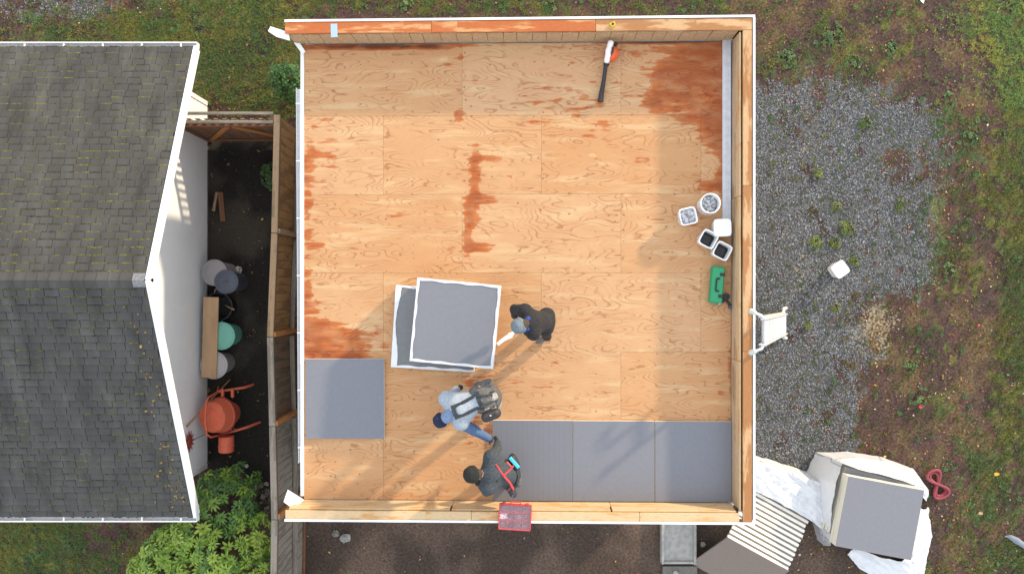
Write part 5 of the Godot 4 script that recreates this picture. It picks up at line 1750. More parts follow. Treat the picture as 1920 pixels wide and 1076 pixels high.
func build_plants() -> void:
	# big evergreen shrub at the fence
	var c := at(385, 1030, 0.0)
	var t := thing("evergreen_shrub", "bright green whorled evergreen shrub beside the house corner and the fence", "shrub", pos(c.x, 0, c.z))
	var r := RandomNumberGenerator.new()
	r.seed = 5
	var whorls := []
	for k in 4: whorls.append(leaf_disc(60 + k, [9, 10, 8, 11][k], 0.135, 0.045, 0.55, 0.35))
	var lm := tinted(plain(Color(1, 1, 1), 0.45))
	lm.backlight_enabled = true
	lm.backlight = Color(0.12, 0.2, 0.02)
	var lobes := [[325, 1040, 0.85, 0.52], [290, 1075, 0.6, 0.45], [375, 1000, 0.95, 0.48], [430, 955, 0.75, 0.50], [420, 1040, 1.0, 0.55], [470, 1010, 0.7, 0.48], [475, 1075, 0.85, 0.48], [370, 1090, 1.0, 0.55], [410, 912, 0.45, 0.36], [450, 905, 0.35, 0.34], [300, 1150, 0.8, 0.6], [420, 1150, 0.9, 0.6]]
	var mats := {}
	var spots := []
	for b in lobes:
		var o := at(b[0], b[1], b[2])
		var n := int(b[3] * b[3] * 300)
		for i in n:
			var z := r.randf_range(-0.15, 1.0)
			var a := r.randf() * TAU
			var q := sqrt(1.0 - z * z)
			var d := Vector3(cos(a) * q, z, sin(a) * q)
			var p: Vector3 = o + d * float(b[3]) * r.randf_range(0.82, 1.06)
			var hid := false
			for b2 in lobes:
				if b2 != b and p.distance_to(at(b2[0], b2[1], b2[2])) < b2[3] * 0.8: hid = true
			if hid or p.y < 0.05: continue
			spots.append([p, (d + Vector3(r.randf_range(-0.4, 0.4), 0.5, r.randf_range(-0.4, 0.4))).normalized(), b])
	spots.sort_custom(func(p, q): return p[0].y > q[0].y)
	var tones := [Color(0.17, 0.28, 0.03), Color(0.22, 0.33, 0.035), Color(0.10, 0.2, 0.03), Color(0.28, 0.37, 0.05), Color(0.06, 0.14, 0.03)]
	var tm := []
	for k in 5:
		var m2 := lm.duplicate()
		m2.albedo_color = srgb(tones[k])
		tm.append(m2)
	var rx := [[], [], [], []]
	var rc := [[], [], [], []]
	for i in spots.size():
		var s = spots[i]
		var k := r.randf_range(0.75, 1.2)
		var bs := (Basis(Quaternion(Vector3.UP, s[1])) * Basis(Vector3.UP, r.randf() * TAU)).scaled(Vector3(k, k, k))
		var xf := Transform3D(bs, s[0] - Vector3(c.x, 0, c.z))
		var w := r.randi() % 4
		var south_lobe: bool = s[2][1] > 985
		var ti: int = [0, 1, 3, 0, 2][r.randi() % 5] if south_lobe else [2, 4, 4, 2, 0][r.randi() % 5]  # southern lobes draw mostly from the lighter tones
		if i < 280: put("leaf_whorl", whorls[w], tm[ti], t, xf)
		else:
			rx[w].append(xf)
			rc[w].append(tones[ti])
	for w in 4: multi("foliage", whorls[w], lm, rx[w], rc[w], t)
	var mb := MB.new()
	for b in lobes:
		var o := at(b[0], b[1], b[2]) - Vector3(c.x, 0, c.z)
		mb.tube([Vector3(o.x * 0.2, 0, o.z * 0.2), o * 0.55 + Vector3(0, 0.1, 0), o, o + Vector3(0.1, b[3] * 0.7, -0.1)], [0.03, 0.022, 0.014, 0.006], 6)
	put("stems", mb.mesh(), M.dark_wood, t)
	clump("dry_shrub", "dry twiggy shrub with faded pinkish flower heads against the fence", "shrub", at(484, 935, 0.3), 0.34, 0.75, 120, leaf_disc(31, 7, 0.05, 0.03, 0.4, 0.5), [Color(0.30, 0.25, 0.24), Color(0.22, 0.17, 0.15), Color(0.12, 0.11, 0.06), Color(0.07, 0.09, 0.04)], 8)
	clump("climber", "dark green leafy climber at the garage wall behind the gate", "climber", at(556, 165, 0.2), 0.34, 1.5, 200, leaf_disc(32, 5, 0.07, 0.05, 0.4, 0.4), [Color(0.05, 0.13, 0.025), Color(0.07, 0.17, 0.03), Color(0.035, 0.09, 0.02)], 9)
	clump("climber", "low dark ivy growing along the foot of the brown fence", "climber", at(516, 330, 0.1), 0.26, 0.5, 90, leaf_disc(32, 5, 0.07, 0.05, 0.4, 0.4), [Color(0.03, 0.07, 0.02), Color(0.05, 0.10, 0.03)], 10)
	var ld := leaf_disc(33, 7, 0.07, 0.024, 0.3, 0.35)
	var gs := [Color(0.13, 0.18, 0.04), Color(0.18, 0.22, 0.05), Color(0.10, 0.14, 0.035), Color(0.2, 0.2, 0.07)]
	for e in [[1588, 428, 0.15, 24, "largest bright green weed on the gravel above the lone white tub"], [1530, 454, 0.13, 18, "bright green weed on the gravel nearest the garage of three"], [1566, 455, 0.12, 16, "bright green weed on the gravel between two others"], [1567, 388, 0.10, 10, "small weed with a reddish leaf on the gravel"], [1685, 384, 0.11, 12, "green weed at the far edge of the gravel"], [1601, 492, 0.09, 9, "olive weed right beside the lone white tub"], [1568, 578, 0.11, 10, "olive tuft on the gravel below the lone white tub"], [1535, 328, 0.09, 9, "small olive weed on the upper gravel"], [1515, 610, 0.07, 7, "tiny olive weed on the gravel by the ladder foot"], [1622, 232, 0.13, 12, "yellow green weed near the top of the gravel"]]:
		clump("weed", e[4], "weed", at(e[0], e[1], 0), e[2], 0.035, e[3], ld, gs if e[0] < 1600 else [Color(0.10, 0.15, 0.03), Color(0.13, 0.16, 0.03)], int(e[0]), "weeds on the gravel")
	var gd := leaf_disc(34, 6, 0.055, 0.036, 0.3, 0.2)
	var gg := [Color(0.07, 0.14, 0.045), Color(0.10, 0.18, 0.055), Color(0.12, 0.2, 0.06), Color(0.13, 0.15, 0.05)]
	for e in [[1560, 65, 0.24, 30, "spreading green weed near the top of the brown yard"], [1478, 108, 0.22, 26, "spreading green weed near the garage corner"], [1600, 118, 0.18, 20, "broad leaved weed above the gravel tip"], [1672, 92, 0.14, 14, "round green weed in the brown yard above the gravel"], [1708, 687, 0.14, 14, "pale leaved weed beside the sawdust patch"], [1780, 510, 0.18, 16, "green weed with pale stones beside the gravel edge"], [1780, 190, 0.18, 14, "leafy weed at the gravel's far upper corner"], [1820, 258, 0.2, 16, "leafy weed in the brown yard towards the lawn"], [760, 10, 0.16, 14, "green weed in the strip behind the parapet"], [530, 140, 0.18, 18, "leafy weed beside the garage corner flashing"], [1030, 8, 0.14, 10, "low weed in the brown strip behind the parapet"]]:
		clump("weed", e[4], "weed", at(e[0], e[1], 0), e[2], 0.05, e[3], gd, gg, int(e[0]) + 1, "weeds in the brown yard")
	var fp := clump("flowering_plant", "small plant with one red bloom in the brown yard", "plant", at(1725, 745, 0), 0.2, 0.16, 18, gd, gg, 91)
	var fb := MB.new()
	for k in 7:
		var a := TAU * k / 7
		fb.quad(Vector3(0, 0, 0), Vector3(cos(a - 0.4), 0.4, sin(a - 0.4)) * 0.03, Vector3(cos(a) * 0.055, 0.02, sin(a) * 0.055), Vector3(cos(a + 0.4), 0.4, sin(a + 0.4)) * 0.03, Vector3.UP)
	put("bloom", fb.mesh(), plain(Color(0.45, 0.02, 0.05), 0.6), fp, pos(-0.06, 0.15, 0.15))

# ---------------------------------------------------------------- people
func hand_bones(w: Vector3, e: Vector3, palm: Vector3, side: float, grow: float) -> Array:
	# w wrist, e direction of the fingers, palm the way the palm faces
	e = e.normalized()
	palm = (palm - e * palm.dot(e)).normalized()
	var x := e.cross(palm).normalized() * side      # towards the thumb
	var out := []
	for k in 4:
		var f := 0.027 - 0.018 * k
		out.append([w, w + e * 0.085 + x * f, 0.022 + grow, 0.015 + grow])
		var a := w + e * 0.085 + x * f * 1.1
		var l: float = [0.040, 0.045, 0.042, 0.034][k]
		var b := a + (e * 0.85 + palm * 0.5).normalized() * l
		var c := b + (e * 0.45 + palm * 0.9).normalized() * l * 0.8
		out.append([a, b, 0.0098 + grow, 0.0088 + grow])
		out.append([b, c, 0.0088 + grow, 0.0075 + grow])
	var ta := w + e * 0.03 + x * 0.028
	var tb := ta + (e * 0.6 + x * 0.8 + palm * 0.3).normalized() * 0.042
	out.append([w + e * 0.02, ta, 0.018 + grow, 0.015 + grow])
	out.append([ta, tb, 0.0125 + grow, 0.011 + grow])
	out.append([tb, tb + (e * 0.9 + x * 0.3 + palm * 0.4).normalized() * 0.032, 0.0105 + grow, 0.009 + grow])
	return out

func limbs(J: Dictionary, which: String, grow: float) -> Array:
	var o := []
	if which.contains("t"):
		o += [[J.pelvis, J.waist, 0.115 + grow, 0.108 + grow], [J.waist, J.chest, 0.108 + grow, 0.120 + grow], [J.hipN, J.hipS, 0.095 + grow, 0.095 + grow],
			[J.shN, J.shS, 0.068 + grow, 0.068 + grow], [J.chest, J.shN, 0.100 + grow, 0.066 + grow], [J.chest, J.shS, 0.100 + grow, 0.066 + grow], [J.waist, J.shN, 0.09 + grow, 0.06 + grow], [J.waist, J.shS, 0.09 + grow, 0.06 + grow]]
	if which.contains("n"):
		o += [[J.chest, J.neck, 0.075 + grow, 0.056 + grow], [J.neck, J.head, 0.054 + grow, 0.06 + grow]]
	if which.contains("a"):
		for s in ["N", "S"]:
			o += [[J["sh" + s], J["el" + s], 0.058 + grow, 0.044 + grow], [J["el" + s], J["wr" + s], 0.043 + grow, 0.028 + grow]]
	if which.contains("l"):
		for s in ["N", "S"]:
			o += [[J["hip" + s], J["kn" + s], 0.088 + grow, 0.060 + grow], [J["kn" + s], J["an" + s], 0.058 + grow, 0.040 + grow]]
	return o

func head_bones(J: Dictionary) -> Array:
	var h: Vector3 = J.head
	var f: Vector3 = J.face.normalized()
	var u: Vector3 = (J.crown - f * J.crown.dot(f)).normalized()
	var x := f.cross(u)
	var o := [[h - f * 0.018 + u * 0.025, h + f * 0.018 + u * 0.03, 0.083, 0.078], [h + f * 0.03 - u * 0.02, h + f * 0.045 - u * 0.075, 0.062, 0.042], [h + f * 0.05 - u * 0.095, h + f * 0.062 - u * 0.098, 0.03, 0.022],
		[h + f * 0.085 + u * 0.008, h + f * 0.108 - u * 0.028, 0.010, 0.014], [h + f * 0.088 - u * 0.056 - x * 0.018, h + f * 0.088 - u * 0.056 + x * 0.018, 0.010, 0.010]]
	for s in [-1, 1]:
		o.append([h + x * s * 0.082 + u * 0.02, h + x * s * 0.086 - u * 0.025, 0.014, 0.011])
		o.append([h + f * 0.082 + x * s * 0.032 + u * 0.012, h + f * 0.082 + x * s * 0.032 + u * 0.012, 0.013, 0.013])
	return o

func person(label: String, J: Dictionary, top: Material, legs: Material, boot: Material, hat: Material, hat_kind: String, glove: Material, bulk := 0.0, hat_size := 1.0) -> Node3D:
	var foot: Vector3 = (J.anN + J.anS) * 0.5
	var o := Vector3(foot.x, minf(J.anN.y, J.anS.y) - 0.07, foot.z)
	for k in J:
		if J[k] is Vector3 and not (k in ["face", "crown", "haN", "haS", "paN", "paS", "toN", "toS"]): J[k] = J[k] - o
	var t := thing("person", label, "person", Transform3D(Basis(), o), "workers on the deck")
	# one continuous body
	var body := skin_mesh(limbs(J, "tnal", -0.012) + [[J.anN, J.anN + J.toN * 0.14 - Vector3(0, 0.035, 0), 0.036, 0.026], [J.anS, J.anS + J.toS * 0.14 - Vector3(0, 0.035, 0), 0.036, 0.026]], 0.018, 0.05)
	skin_mesh(head_bones(J), 0.006, 0.02, body)
	skin_mesh(hand_bones(J.wrN, J.haN, J.paN, 1.0, 0.0), 0.005, 0.008, body)
	skin_mesh(hand_bones(J.wrS, J.haS, J.paS, -1.0, 0.0), 0.005, 0.008, body)
	put("body", body.mesh(), M.skin, t)
	var h: Vector3 = J.head
	var f: Vector3 = J.face.normalized()
	var u: Vector3 = (J.crown - f * J.crown.dot(f)).normalized()
	var x := f.cross(u)
	for s in [-1, 1]:
		var e := MB.new()
		e.lathe([Vector2(0.010, 0), Vector2(0.008, 0.006), Vector2(0, 0.009)], 10, Transform3D(Basis(x, f, x.cross(f)), h + f * 0.092 + x * s * 0.032 + u * 0.012))
		put("eye", e.mesh(), M.eye, t)
	# clothes
	var jk := limbs(J, "ta", 0.014) + limbs(J, "t", 0.014 + bulk)
	jk.append([J.chest, J.chest.lerp(J.neck, 0.75), 0.085, 0.072])
	for k in jk.size():          # a few folds and a slack hem
		pass
	jk.append([J.waist.lerp(J.pelvis, 0.4) + Vector3(0, -0.02, 0), J.waist.lerp(J.pelvis, 0.9), 0.135, 0.142])
	for s in ["N", "S"]:
		var e: Vector3 = J["el" + s]
		jk.append([e.lerp(J["wr" + s], 0.25), e.lerp(J["wr" + s], 0.4), 0.056, 0.050])
		jk.append([e.lerp(J["wr" + s], 0.72), e.lerp(J["wr" + s], 0.92), 0.044, 0.047])
		jk.append([J["sh" + s].lerp(e, 0.45), J["sh" + s].lerp(e, 0.6), 0.070, 0.062])
	put("jacket", skin_mesh(jk, 0.016, 0.045).mesh(), top, t)
	var tr := limbs(J, "l", 0.016)
	tr.append([J.hipN, J.hipS, 0.108, 0.108])
	tr.append([J.pelvis, J.pelvis.lerp(J.waist, 0.5), 0.125, 0.118])
	for s in ["N", "S"]: tr.append([J["kn" + s].lerp(J["an" + s], 0.75), J["an" + s], 0.06, 0.064])
	put("trousers", skin_mesh(tr, 0.018, 0.05).mesh(), legs, t)
	for s in ["N", "S"]:
		var a: Vector3 = J["an" + s]
		var d: Vector3 = J["to" + s]
		put("boot", skin_mesh([[a + Vector3(0, 0.03, 0), a - Vector3(0, 0.015, 0), 0.052, 0.05], [a - Vector3(0, 0.025, 0) - d * 0.03, a + d * 0.17 - Vector3(0, 0.033, 0), 0.044, 0.036], [a + d * 0.05, a + d * 0.13 - Vector3(0, 0.02, 0), 0.045, 0.038]], 0.010, 0.02).mesh(), boot, t)
		if glove:
			put("glove", skin_mesh(hand_bones(J["wr" + s], J["ha" + s], J["pa" + s], 1.0 if s == "N" else -1.0, 0.0035), 0.0065, 0.008).mesh(), glove, t)
	# hair and hat
	var hb := MB.new()
	var hx := Transform3D(Basis(x, u, x.cross(u)), h - f * 0.004)
	put("hair", skin_mesh([[h - f * 0.035 - u * 0.01, h - f * 0.03 + u * 0.03, 0.072, 0.084], [h - f * 0.05 - u * 0.045, h - f * 0.045, 0.05, 0.06]], 0.010, 0.02).mesh(), M.hair, t)
	hb.lathe([Vector2(0.100, -0.005), Vector2(0.108, 0.0), Vector2(0.110, 0.045), Vector2(0.104, 0.05), Vector2(0.101, 0.075), Vector2(0.085, 0.112), Vector2(0.055, 0.135), Vector2(0.02, 0.144), Vector2(0.0, 0.145)], 28, hx * turned(Vector3(0, 0.012, 0), 0, -0.25, 0) * Transform3D(Basis().scaled(Vector3(hat_size, hat_size, hat_size)), Vector3.ZERO))
	var hm := put("hat", hb.mesh(), hat, t)
	if hat_kind == "cap":
		var bm := MB.new()
		var fz := (hx.basis.inverse() * f)
		var poly := PackedVector2Array()
		for k in 9:
			var a := -1.0 + k * 0.25
			poly.append(Vector2(sin(a) * 0.10, cos(a) * 0.085))
		for k in 9:
			var a := 1.0 - k * 0.25
			poly.append(Vector2(sin(a) * 0.092, cos(a) * 0.10 + 0.06 * (1.0 - a * a)))
		bm.prism(poly, 0.0, 0.006, hx * Transform3D(Basis(Vector3(1, 0, 0), Vector3(0, 1, 0), fz), Vector3(0, 0.03, 0)))
		put("brim", bm.mesh(), hat, hm)
	return t

func strap(t: Node3D, called: String, pts: Array, wide: float, out: Array, m: Material) -> void:   # a flat band lying on the clothes
	var mb := MB.new()
	for i in pts.size() - 1:
		var d: Vector3 = (pts[i + 1] - pts[i]).normalized()
		var n: Vector3 = out[mini(i, out.size() - 1)].normalized()
		var s := d.cross(n).normalized() * wide * 0.5
		mb.quad(pts[i] - s, pts[i] + s, pts[i + 1] + s, pts[i + 1] - s, n)
		mb.quad(pts[i] - s, pts[i] - s - n * 0.012, pts[i + 1] - s - n * 0.012, pts[i + 1] - s, -s)
		mb.quad(pts[i] + s, pts[i] + s - n * 0.012, pts[i + 1] + s - n * 0.012, pts[i + 1] + s, s)
	put(called, mb.mesh(), m, t)

func pouch(t: Node3D, called: String, p: Vector3, size: Vector3, turn: Basis, m: Material, tools := []) -> void:
	var n := put(called, skin_mesh([[Vector3(-size.x * 0.3, size.y * 0.35, 0), Vector3(size.x * 0.3, size.y * 0.35, 0), size.z * 0.5, size.z * 0.5], [Vector3(-size.x * 0.25, -size.y * 0.35, 0), Vector3(size.x * 0.25, -size.y * 0.35, 0), size.z * 0.42, size.z * 0.42]], 0.012, 0.03).mesh(), m, t, Transform3D(turn, p))
	for k in tools.size():
		var mb := MB.new()
		var x := size.x * (-0.25 + 0.5 * k / maxf(1.0, tools.size() - 1.0))
		mb.tube([Vector3(x, 0, 0), Vector3(x * 1.2, size.y * 0.55, 0.0), Vector3(x * 1.35, size.y * 0.85, 0.02)], [0.011, 0.013, 0.012], 7)
		put("tool_handle", mb.mesh(), tools[k], n)

func g(px: float, py: float, h: float) -> Vector3:
	return TD * dk(px, py, h)

func build_people() -> void:
	var dn := Vector3.DOWN
	# in black, grey cap, bending over beside the bundles
	var J := {"pelvis": g(1024, 603, 0.93), "waist": g(1016, 603, 1.10), "chest": g(1000, 604, 1.29), "neck": g(990, 606, 1.42), "head": g(982, 609, 1.49), "hipN": g(1028, 592, 0.90), "hipS": g(1026, 614, 0.90),
		"shN": g(988, 583, 1.33), "shS": g(1004, 624, 1.31), "elN": g(968, 579, 1.12), "elS": g(1004, 630, 1.03), "wrN": g(968, 592, 0.90), "wrS": g(990, 622, 0.86), "knN": g(1020, 592, 0.50), "knS": g(1025, 622, 0.50), "anN": g(1026, 592, 0.09), "anS": g(1026, 631, 0.09),
		"toN": Vector3(-0.9, 0, 0.2), "toS": Vector3(-0.8, 0, 0.5), "haN": Vector3(0.2, -0.8, 0.5), "haS": Vector3(-0.4, -0.9, 0), "paN": Vector3(1, 0, 0.2), "paS": Vector3(0, 0.1, -1), "face": Vector3(-0.75, -0.62, 0.25), "crown": Vector3(-0.5, 0.85, 0.2)}
	var t := person("person in a black jacket and grey cap bending beside the stacked bundles", J, M.black_cloth, M.black_cloth, M.grey_boot, M.cap_grey, "cap", null)
	var cl := MB.new()
	put("collar", skin_mesh([[J.neck + Vector3(0.03, -0.02, -0.05), J.neck + Vector3(0.02, -0.03, 0.06), 0.055, 0.055]], 0.012, 0.02).mesh(), M.collar_blue, t)
	# grey hooded top, suspenders and tool belt, folded double
	J = {"pelvis": g(921, 744, 0.93), "waist": g(899, 750, 1.02), "chest": g(866, 766, 1.04), "neck": g(848, 776, 1.03), "head": g(834, 785, 0.97), "hipN": g(915, 732, 0.90), "hipS": g(926, 755, 0.90),
		"shN": g(840, 748, 1.00), "shS": g(866, 792, 0.99), "elN": g(846, 742, 0.72), "elS": g(890, 806, 0.78), "wrN": g(858, 730, 0.50), "wrS": g(918, 822, 0.58), "knN": g(900, 726, 0.50), "knS": g(916, 758, 0.50), "anN": g(908, 727, 0.09), "anS": g(929, 761, 0.09),
		"toN": Vector3(-0.85, 0, 0.5), "toS": Vector3(-0.75, 0, 0.6), "haN": Vector3(0.2, -0.9, -0.2), "haS": Vector3(0.55, -0.75, 0.3), "paN": Vector3(0.8, 0, 0.5), "paS": Vector3(-0.4, -0.5, 0.1), "face": Vector3(-0.45, -0.85, 0.35), "crown": Vector3(-0.85, -0.1, 0.5)}
	t = person("person in a pale blue hooded top with dark suspenders, folded double over the deck", J, M.hoodie, M.trouser_grey, M.dark_boot, M.navy_cloth, "beanie", M.glove_dark, 0.018)
	put("sleeve_overlay", skin_mesh([[J.shS.lerp(J.elS, 0.1), J.elS, 0.090, 0.076], [J.elS, J.elS.lerp(J.wrS, 0.95), 0.076, 0.058]], 0.014, 0.03).mesh(), M.denim, t)
	put("hood", skin_mesh([[J.neck + Vector3(0.03, 0.05, -0.03), J.neck.lerp(J.head, 0.7) + Vector3(0.02, 0.055, -0.01), 0.085, 0.088], [J.neck + Vector3(0.06, 0.05, -0.08), J.neck + Vector3(0.09, 0.05, 0.05), 0.05, 0.05]], 0.014, 0.03).mesh(), M.denim_pale, t)
	var up := Vector3(0.05, 1, 0.02)
	var ax: Vector3 = (J.chest - J.pelvis).normalized()
	var sd: Vector3 = ax.cross(Vector3.UP).normalized()
	for s in [-1.0, 1.0]:
		strap(t, "suspender", [J.pelvis + ax * 0.10 + sd * s * 0.085 + Vector3(0, 0.148, 0), J.waist + ax * 0.03 + sd * s * 0.085 + Vector3(0, 0.142, 0), J.chest - ax * 0.05 + sd * s * 0.08 + Vector3(0, 0.155, 0), J.chest + ax * 0.10 + sd * s * 0.075 + Vector3(0, 0.142, 0)], 0.045, [up], M.strap_dark)
	strap(t, "suspender_yoke", [J.chest + ax * 0.06 - sd * 0.10 + Vector3(0, 0.152, 0), J.chest + ax * 0.08 + Vector3(0, 0.162, 0), J.chest + ax * 0.06 + sd * 0.10 + Vector3(0, 0.152, 0)], 0.055, [up], M.strap_dark)
	strap(t, "tool_belt", [J.waist - ax * 0.03 - sd * 0.20 + Vector3(0, 0.02, 0), J.waist - ax * 0.03 - sd * 0.13 + Vector3(0, 0.14, 0), J.waist - ax * 0.03 + Vector3(0, 0.186, 0), J.waist - ax * 0.03 + sd * 0.13 + Vector3(0, 0.14, 0), J.waist - ax * 0.03 + sd * 0.20 + Vector3(0, 0.02, 0)], 0.06, [Vector3(0, 1, 0) - sd, up, up, Vector3(0, 1, 0) + sd], M.strap_dark)
	var bt := Basis(sd, Vector3.UP, sd.cross(Vector3.UP))
	put("belt_pad", skin_mesh([[J.waist - ax * 0.03 - sd * 0.06, J.waist - ax * 0.03 + sd * 0.06, 0.150, 0.150], [J.waist - ax * 0.09 - sd * 0.05, J.waist - ax * 0.09 + sd * 0.05, 0.148, 0.148]], 0.014, 0.04).mesh(), M.canvas_dark, t)
	put("seat_bag", skin_mesh([[J.pelvis - sd * 0.07, J.pelvis + sd * 0.07, 0.138, 0.138], [J.pelvis - ax * 0.04, J.pelvis + ax * 0.02, 0.135, 0.135]], 0.014, 0.04).mesh(), M.trouser_grey, t)
	for e in [[0.03, -0.085, 0.085, 0.09, 0], [0.03, 0.02, 0.085, 0.085, 1], [0.03, 0.115, 0.08, 0.08, 0], [-0.07, -0.05, 0.085, 0.085, 2], [-0.07, 0.05, 0.085, 0.085, 1], [-0.06, -0.145, 0.08, 0.08, 0], [-0.065, 0.14, 0.085, 0.08, 2], [-0.145, 0.0, 0.06, 0.09, 0]]:
		var c: Vector3 = J.pelvis + ax * (0.055 + e[0]) + sd * e[1] + Vector3(0, 0.186 - e[1] * e[1] * 3.0 - (0.02 if e[0] < -0.05 else 0.0) - (0.03 if e[0] < -0.1 else 0.0), 0)
		put("belt_pocket", box_mesh(Vector3(e[2], 0.035, e[3]), 0.012), [M.tan_leather, M.tool_black, M.canvas][e[4]], t, Transform3D(Basis(ax, Vector3.UP, ax.cross(Vector3.UP)).orthonormalized(), c))
	pouch(t, "tool_pouch", J.pelvis + sd * 0.20 + Vector3(0, 0.03, 0), Vector3(0.22, 0.22, 0.12), Basis(ax, Vector3.UP, ax.cross(Vector3.UP)), M.canvas_dark, [M.tool_black, M.tan_board])
	pouch(t, "tool_pouch", J.pelvis - sd * 0.23 + ax * 0.06 + Vector3(0, 0.03, 0), Vector3(0.24, 0.26, 0.15), Basis(ax, Vector3.UP, ax.cross(Vector3.UP)), M.tool_black, [M.tool_black, M.steel, M.tool_black])
	for s in [-1.0, 1.0]:
		strap(t, "belt_webbing", [J.pelvis - ax * 0.10 + sd * s * 0.07 + Vector3(0, 0.150, 0), J.pelvis + ax * 0.0 + sd * s * 0.05 + Vector3(0, 0.212, 0), J.waist - ax * 0.03 + sd * s * 0.08 + Vector3(0, 0.190, 0)], 0.026, [up], M.strap_dark)
	pouch(t, "tool_pouch", J.pelvis - ax * 0.02 + sd * 0.06 + Vector3(0, 0.10, 0), Vector3(0.11, 0.05, 0.06), bt, M.tan_leather, [])
	pouch(t, "tool_pouch", J.pelvis - ax * 0.02 - sd * 0.08 + Vector3(0, 0.10, 0), Vector3(0.11, 0.05, 0.07), bt, M.canvas_dark, [])
	# dark jacket, black knit hat, crouching on the boards
	J = {"pelvis": g(958, 890, 0.55), "waist": g(946, 888, 0.70), "chest": g(924, 886, 0.88), "neck": g(906, 888, 0.99), "head": g(893, 888, 1.05), "hipN": g(958, 876, 0.53), "hipS": g(957, 903, 0.53),
		"shN": g(924, 858, 0.91), "shS": g(918, 913, 0.91), "elN": g(934, 840, 0.70), "elS": g(914, 922, 0.65), "wrN": g(934, 831, 0.46), "wrS": g(904, 912, 0.44), "knN": g(925, 868, 0.48), "knS": g(926, 905, 0.48), "anN": g(950, 870, 0.14), "anS": g(951, 908, 0.14),
		"toN": Vector3(-1, 0, 0), "toS": Vector3(-0.98, 0, 0.1), "haN": Vector3(0.0, -0.9, -0.3), "haS": Vector3(-0.4, -0.9, -0.1), "paN": Vector3(-1, 0, 0), "paS": Vector3(0, 0, -1), "face": Vector3(-0.80, -0.60, 0.0), "crown": Vector3(-0.65, 0.75, 0.05)}
	t = person("person in a dark slate jacket and black knit hat crouching at the board edge", J, M.slate_cloth, M.trouser_dark, M.dark_boot, M.black_knit, "beanie", M.glove_dark, 0.02, 1.13)
	ax = (J.chest - J.pelvis).normalized()
	sd = Vector3(0, 0, 1)
	up = ax.cross(sd).normalized()
	if up.y < 0: up = -up
	var bk := func(f: float, z: float, lift: float) -> Vector3: return J.pelvis.lerp(J.chest, f) + sd * z + up * lift
	strap(t, "harness_strap", [bk.call(0.15, -0.17, 0.146), bk.call(0.5, -0.08, 0.171), bk.call(0.85, 0.01, 0.176)], 0.026, [up], M.red_strap)
	strap(t, "harness_strap", [bk.call(0.15, 0.20, 0.126), bk.call(0.5, 0.10, 0.171), bk.call(0.85, 0.01, 0.179)], 0.034, [up], M.red_strap)
	strap(t, "harness_strap", [bk.call(0.85, 0.01, 0.176), bk.call(1.12, -0.12, 0.146), bk.call(1.15, -0.2, 0.06)], 0.026, [up], M.red_strap)
	strap(t, "harness_strap", [bk.call(0.85, 0.01, 0.176), bk.call(1.1, 0.10, 0.146), bk.call(1.12, 0.17, 0.07)], 0.026, [up], M.strap_dark)
	strap(t, "tool_belt", [bk.call(0.05, -0.20, 0.04), bk.call(0.02, -0.11, 0.156), bk.call(0.0, 0.0, 0.181), bk.call(0.02, 0.11, 0.156), bk.call(0.05, 0.20, 0.04)], 0.075, [up - sd, up, up, up + sd], M.strap_dark)
	var pb := Basis(Vector3(0, 0, 1), Vector3.UP, Vector3(-1, 0, 0)).rotated(Vector3.UP, 0.5)
	pouch(t, "tool_pouch", J.pelvis + Vector3(0.06, 0.03, -0.21), Vector3(0.20, 0.20, 0.12), pb, M.tool_black, [])
	put("level_tool", box_mesh(Vector3(0.20, 0.03, 0.05), 0.006), M.cyan_plastic, t, turned(J.pelvis + Vector3(0.06, 0.17, -0.22), -0.85))
	put("tape_case", box_mesh(Vector3(0.13, 0.05, 0.055), 0.012), M.red_plastic, t, turned(J.pelvis + Vector3(-0.02, 0.165, -0.18), -0.85))
	pouch(t, "tool_pouch", J.pelvis + Vector3(0.02, 0.0, 0.22), Vector3(0.17, 0.20, 0.11), pb, M.tool_black, [M.red_plastic, M.slate_plastic])
	pouch(t, "tool_pouch", J.pelvis + Vector3(0.13, 0.0, 0.06), Vector3(0.22, 0.16, 0.09), Basis(Vector3(0, 0, 1), Vector3.UP, Vector3(-1, 0, 0)), M.canvas_dark, [])

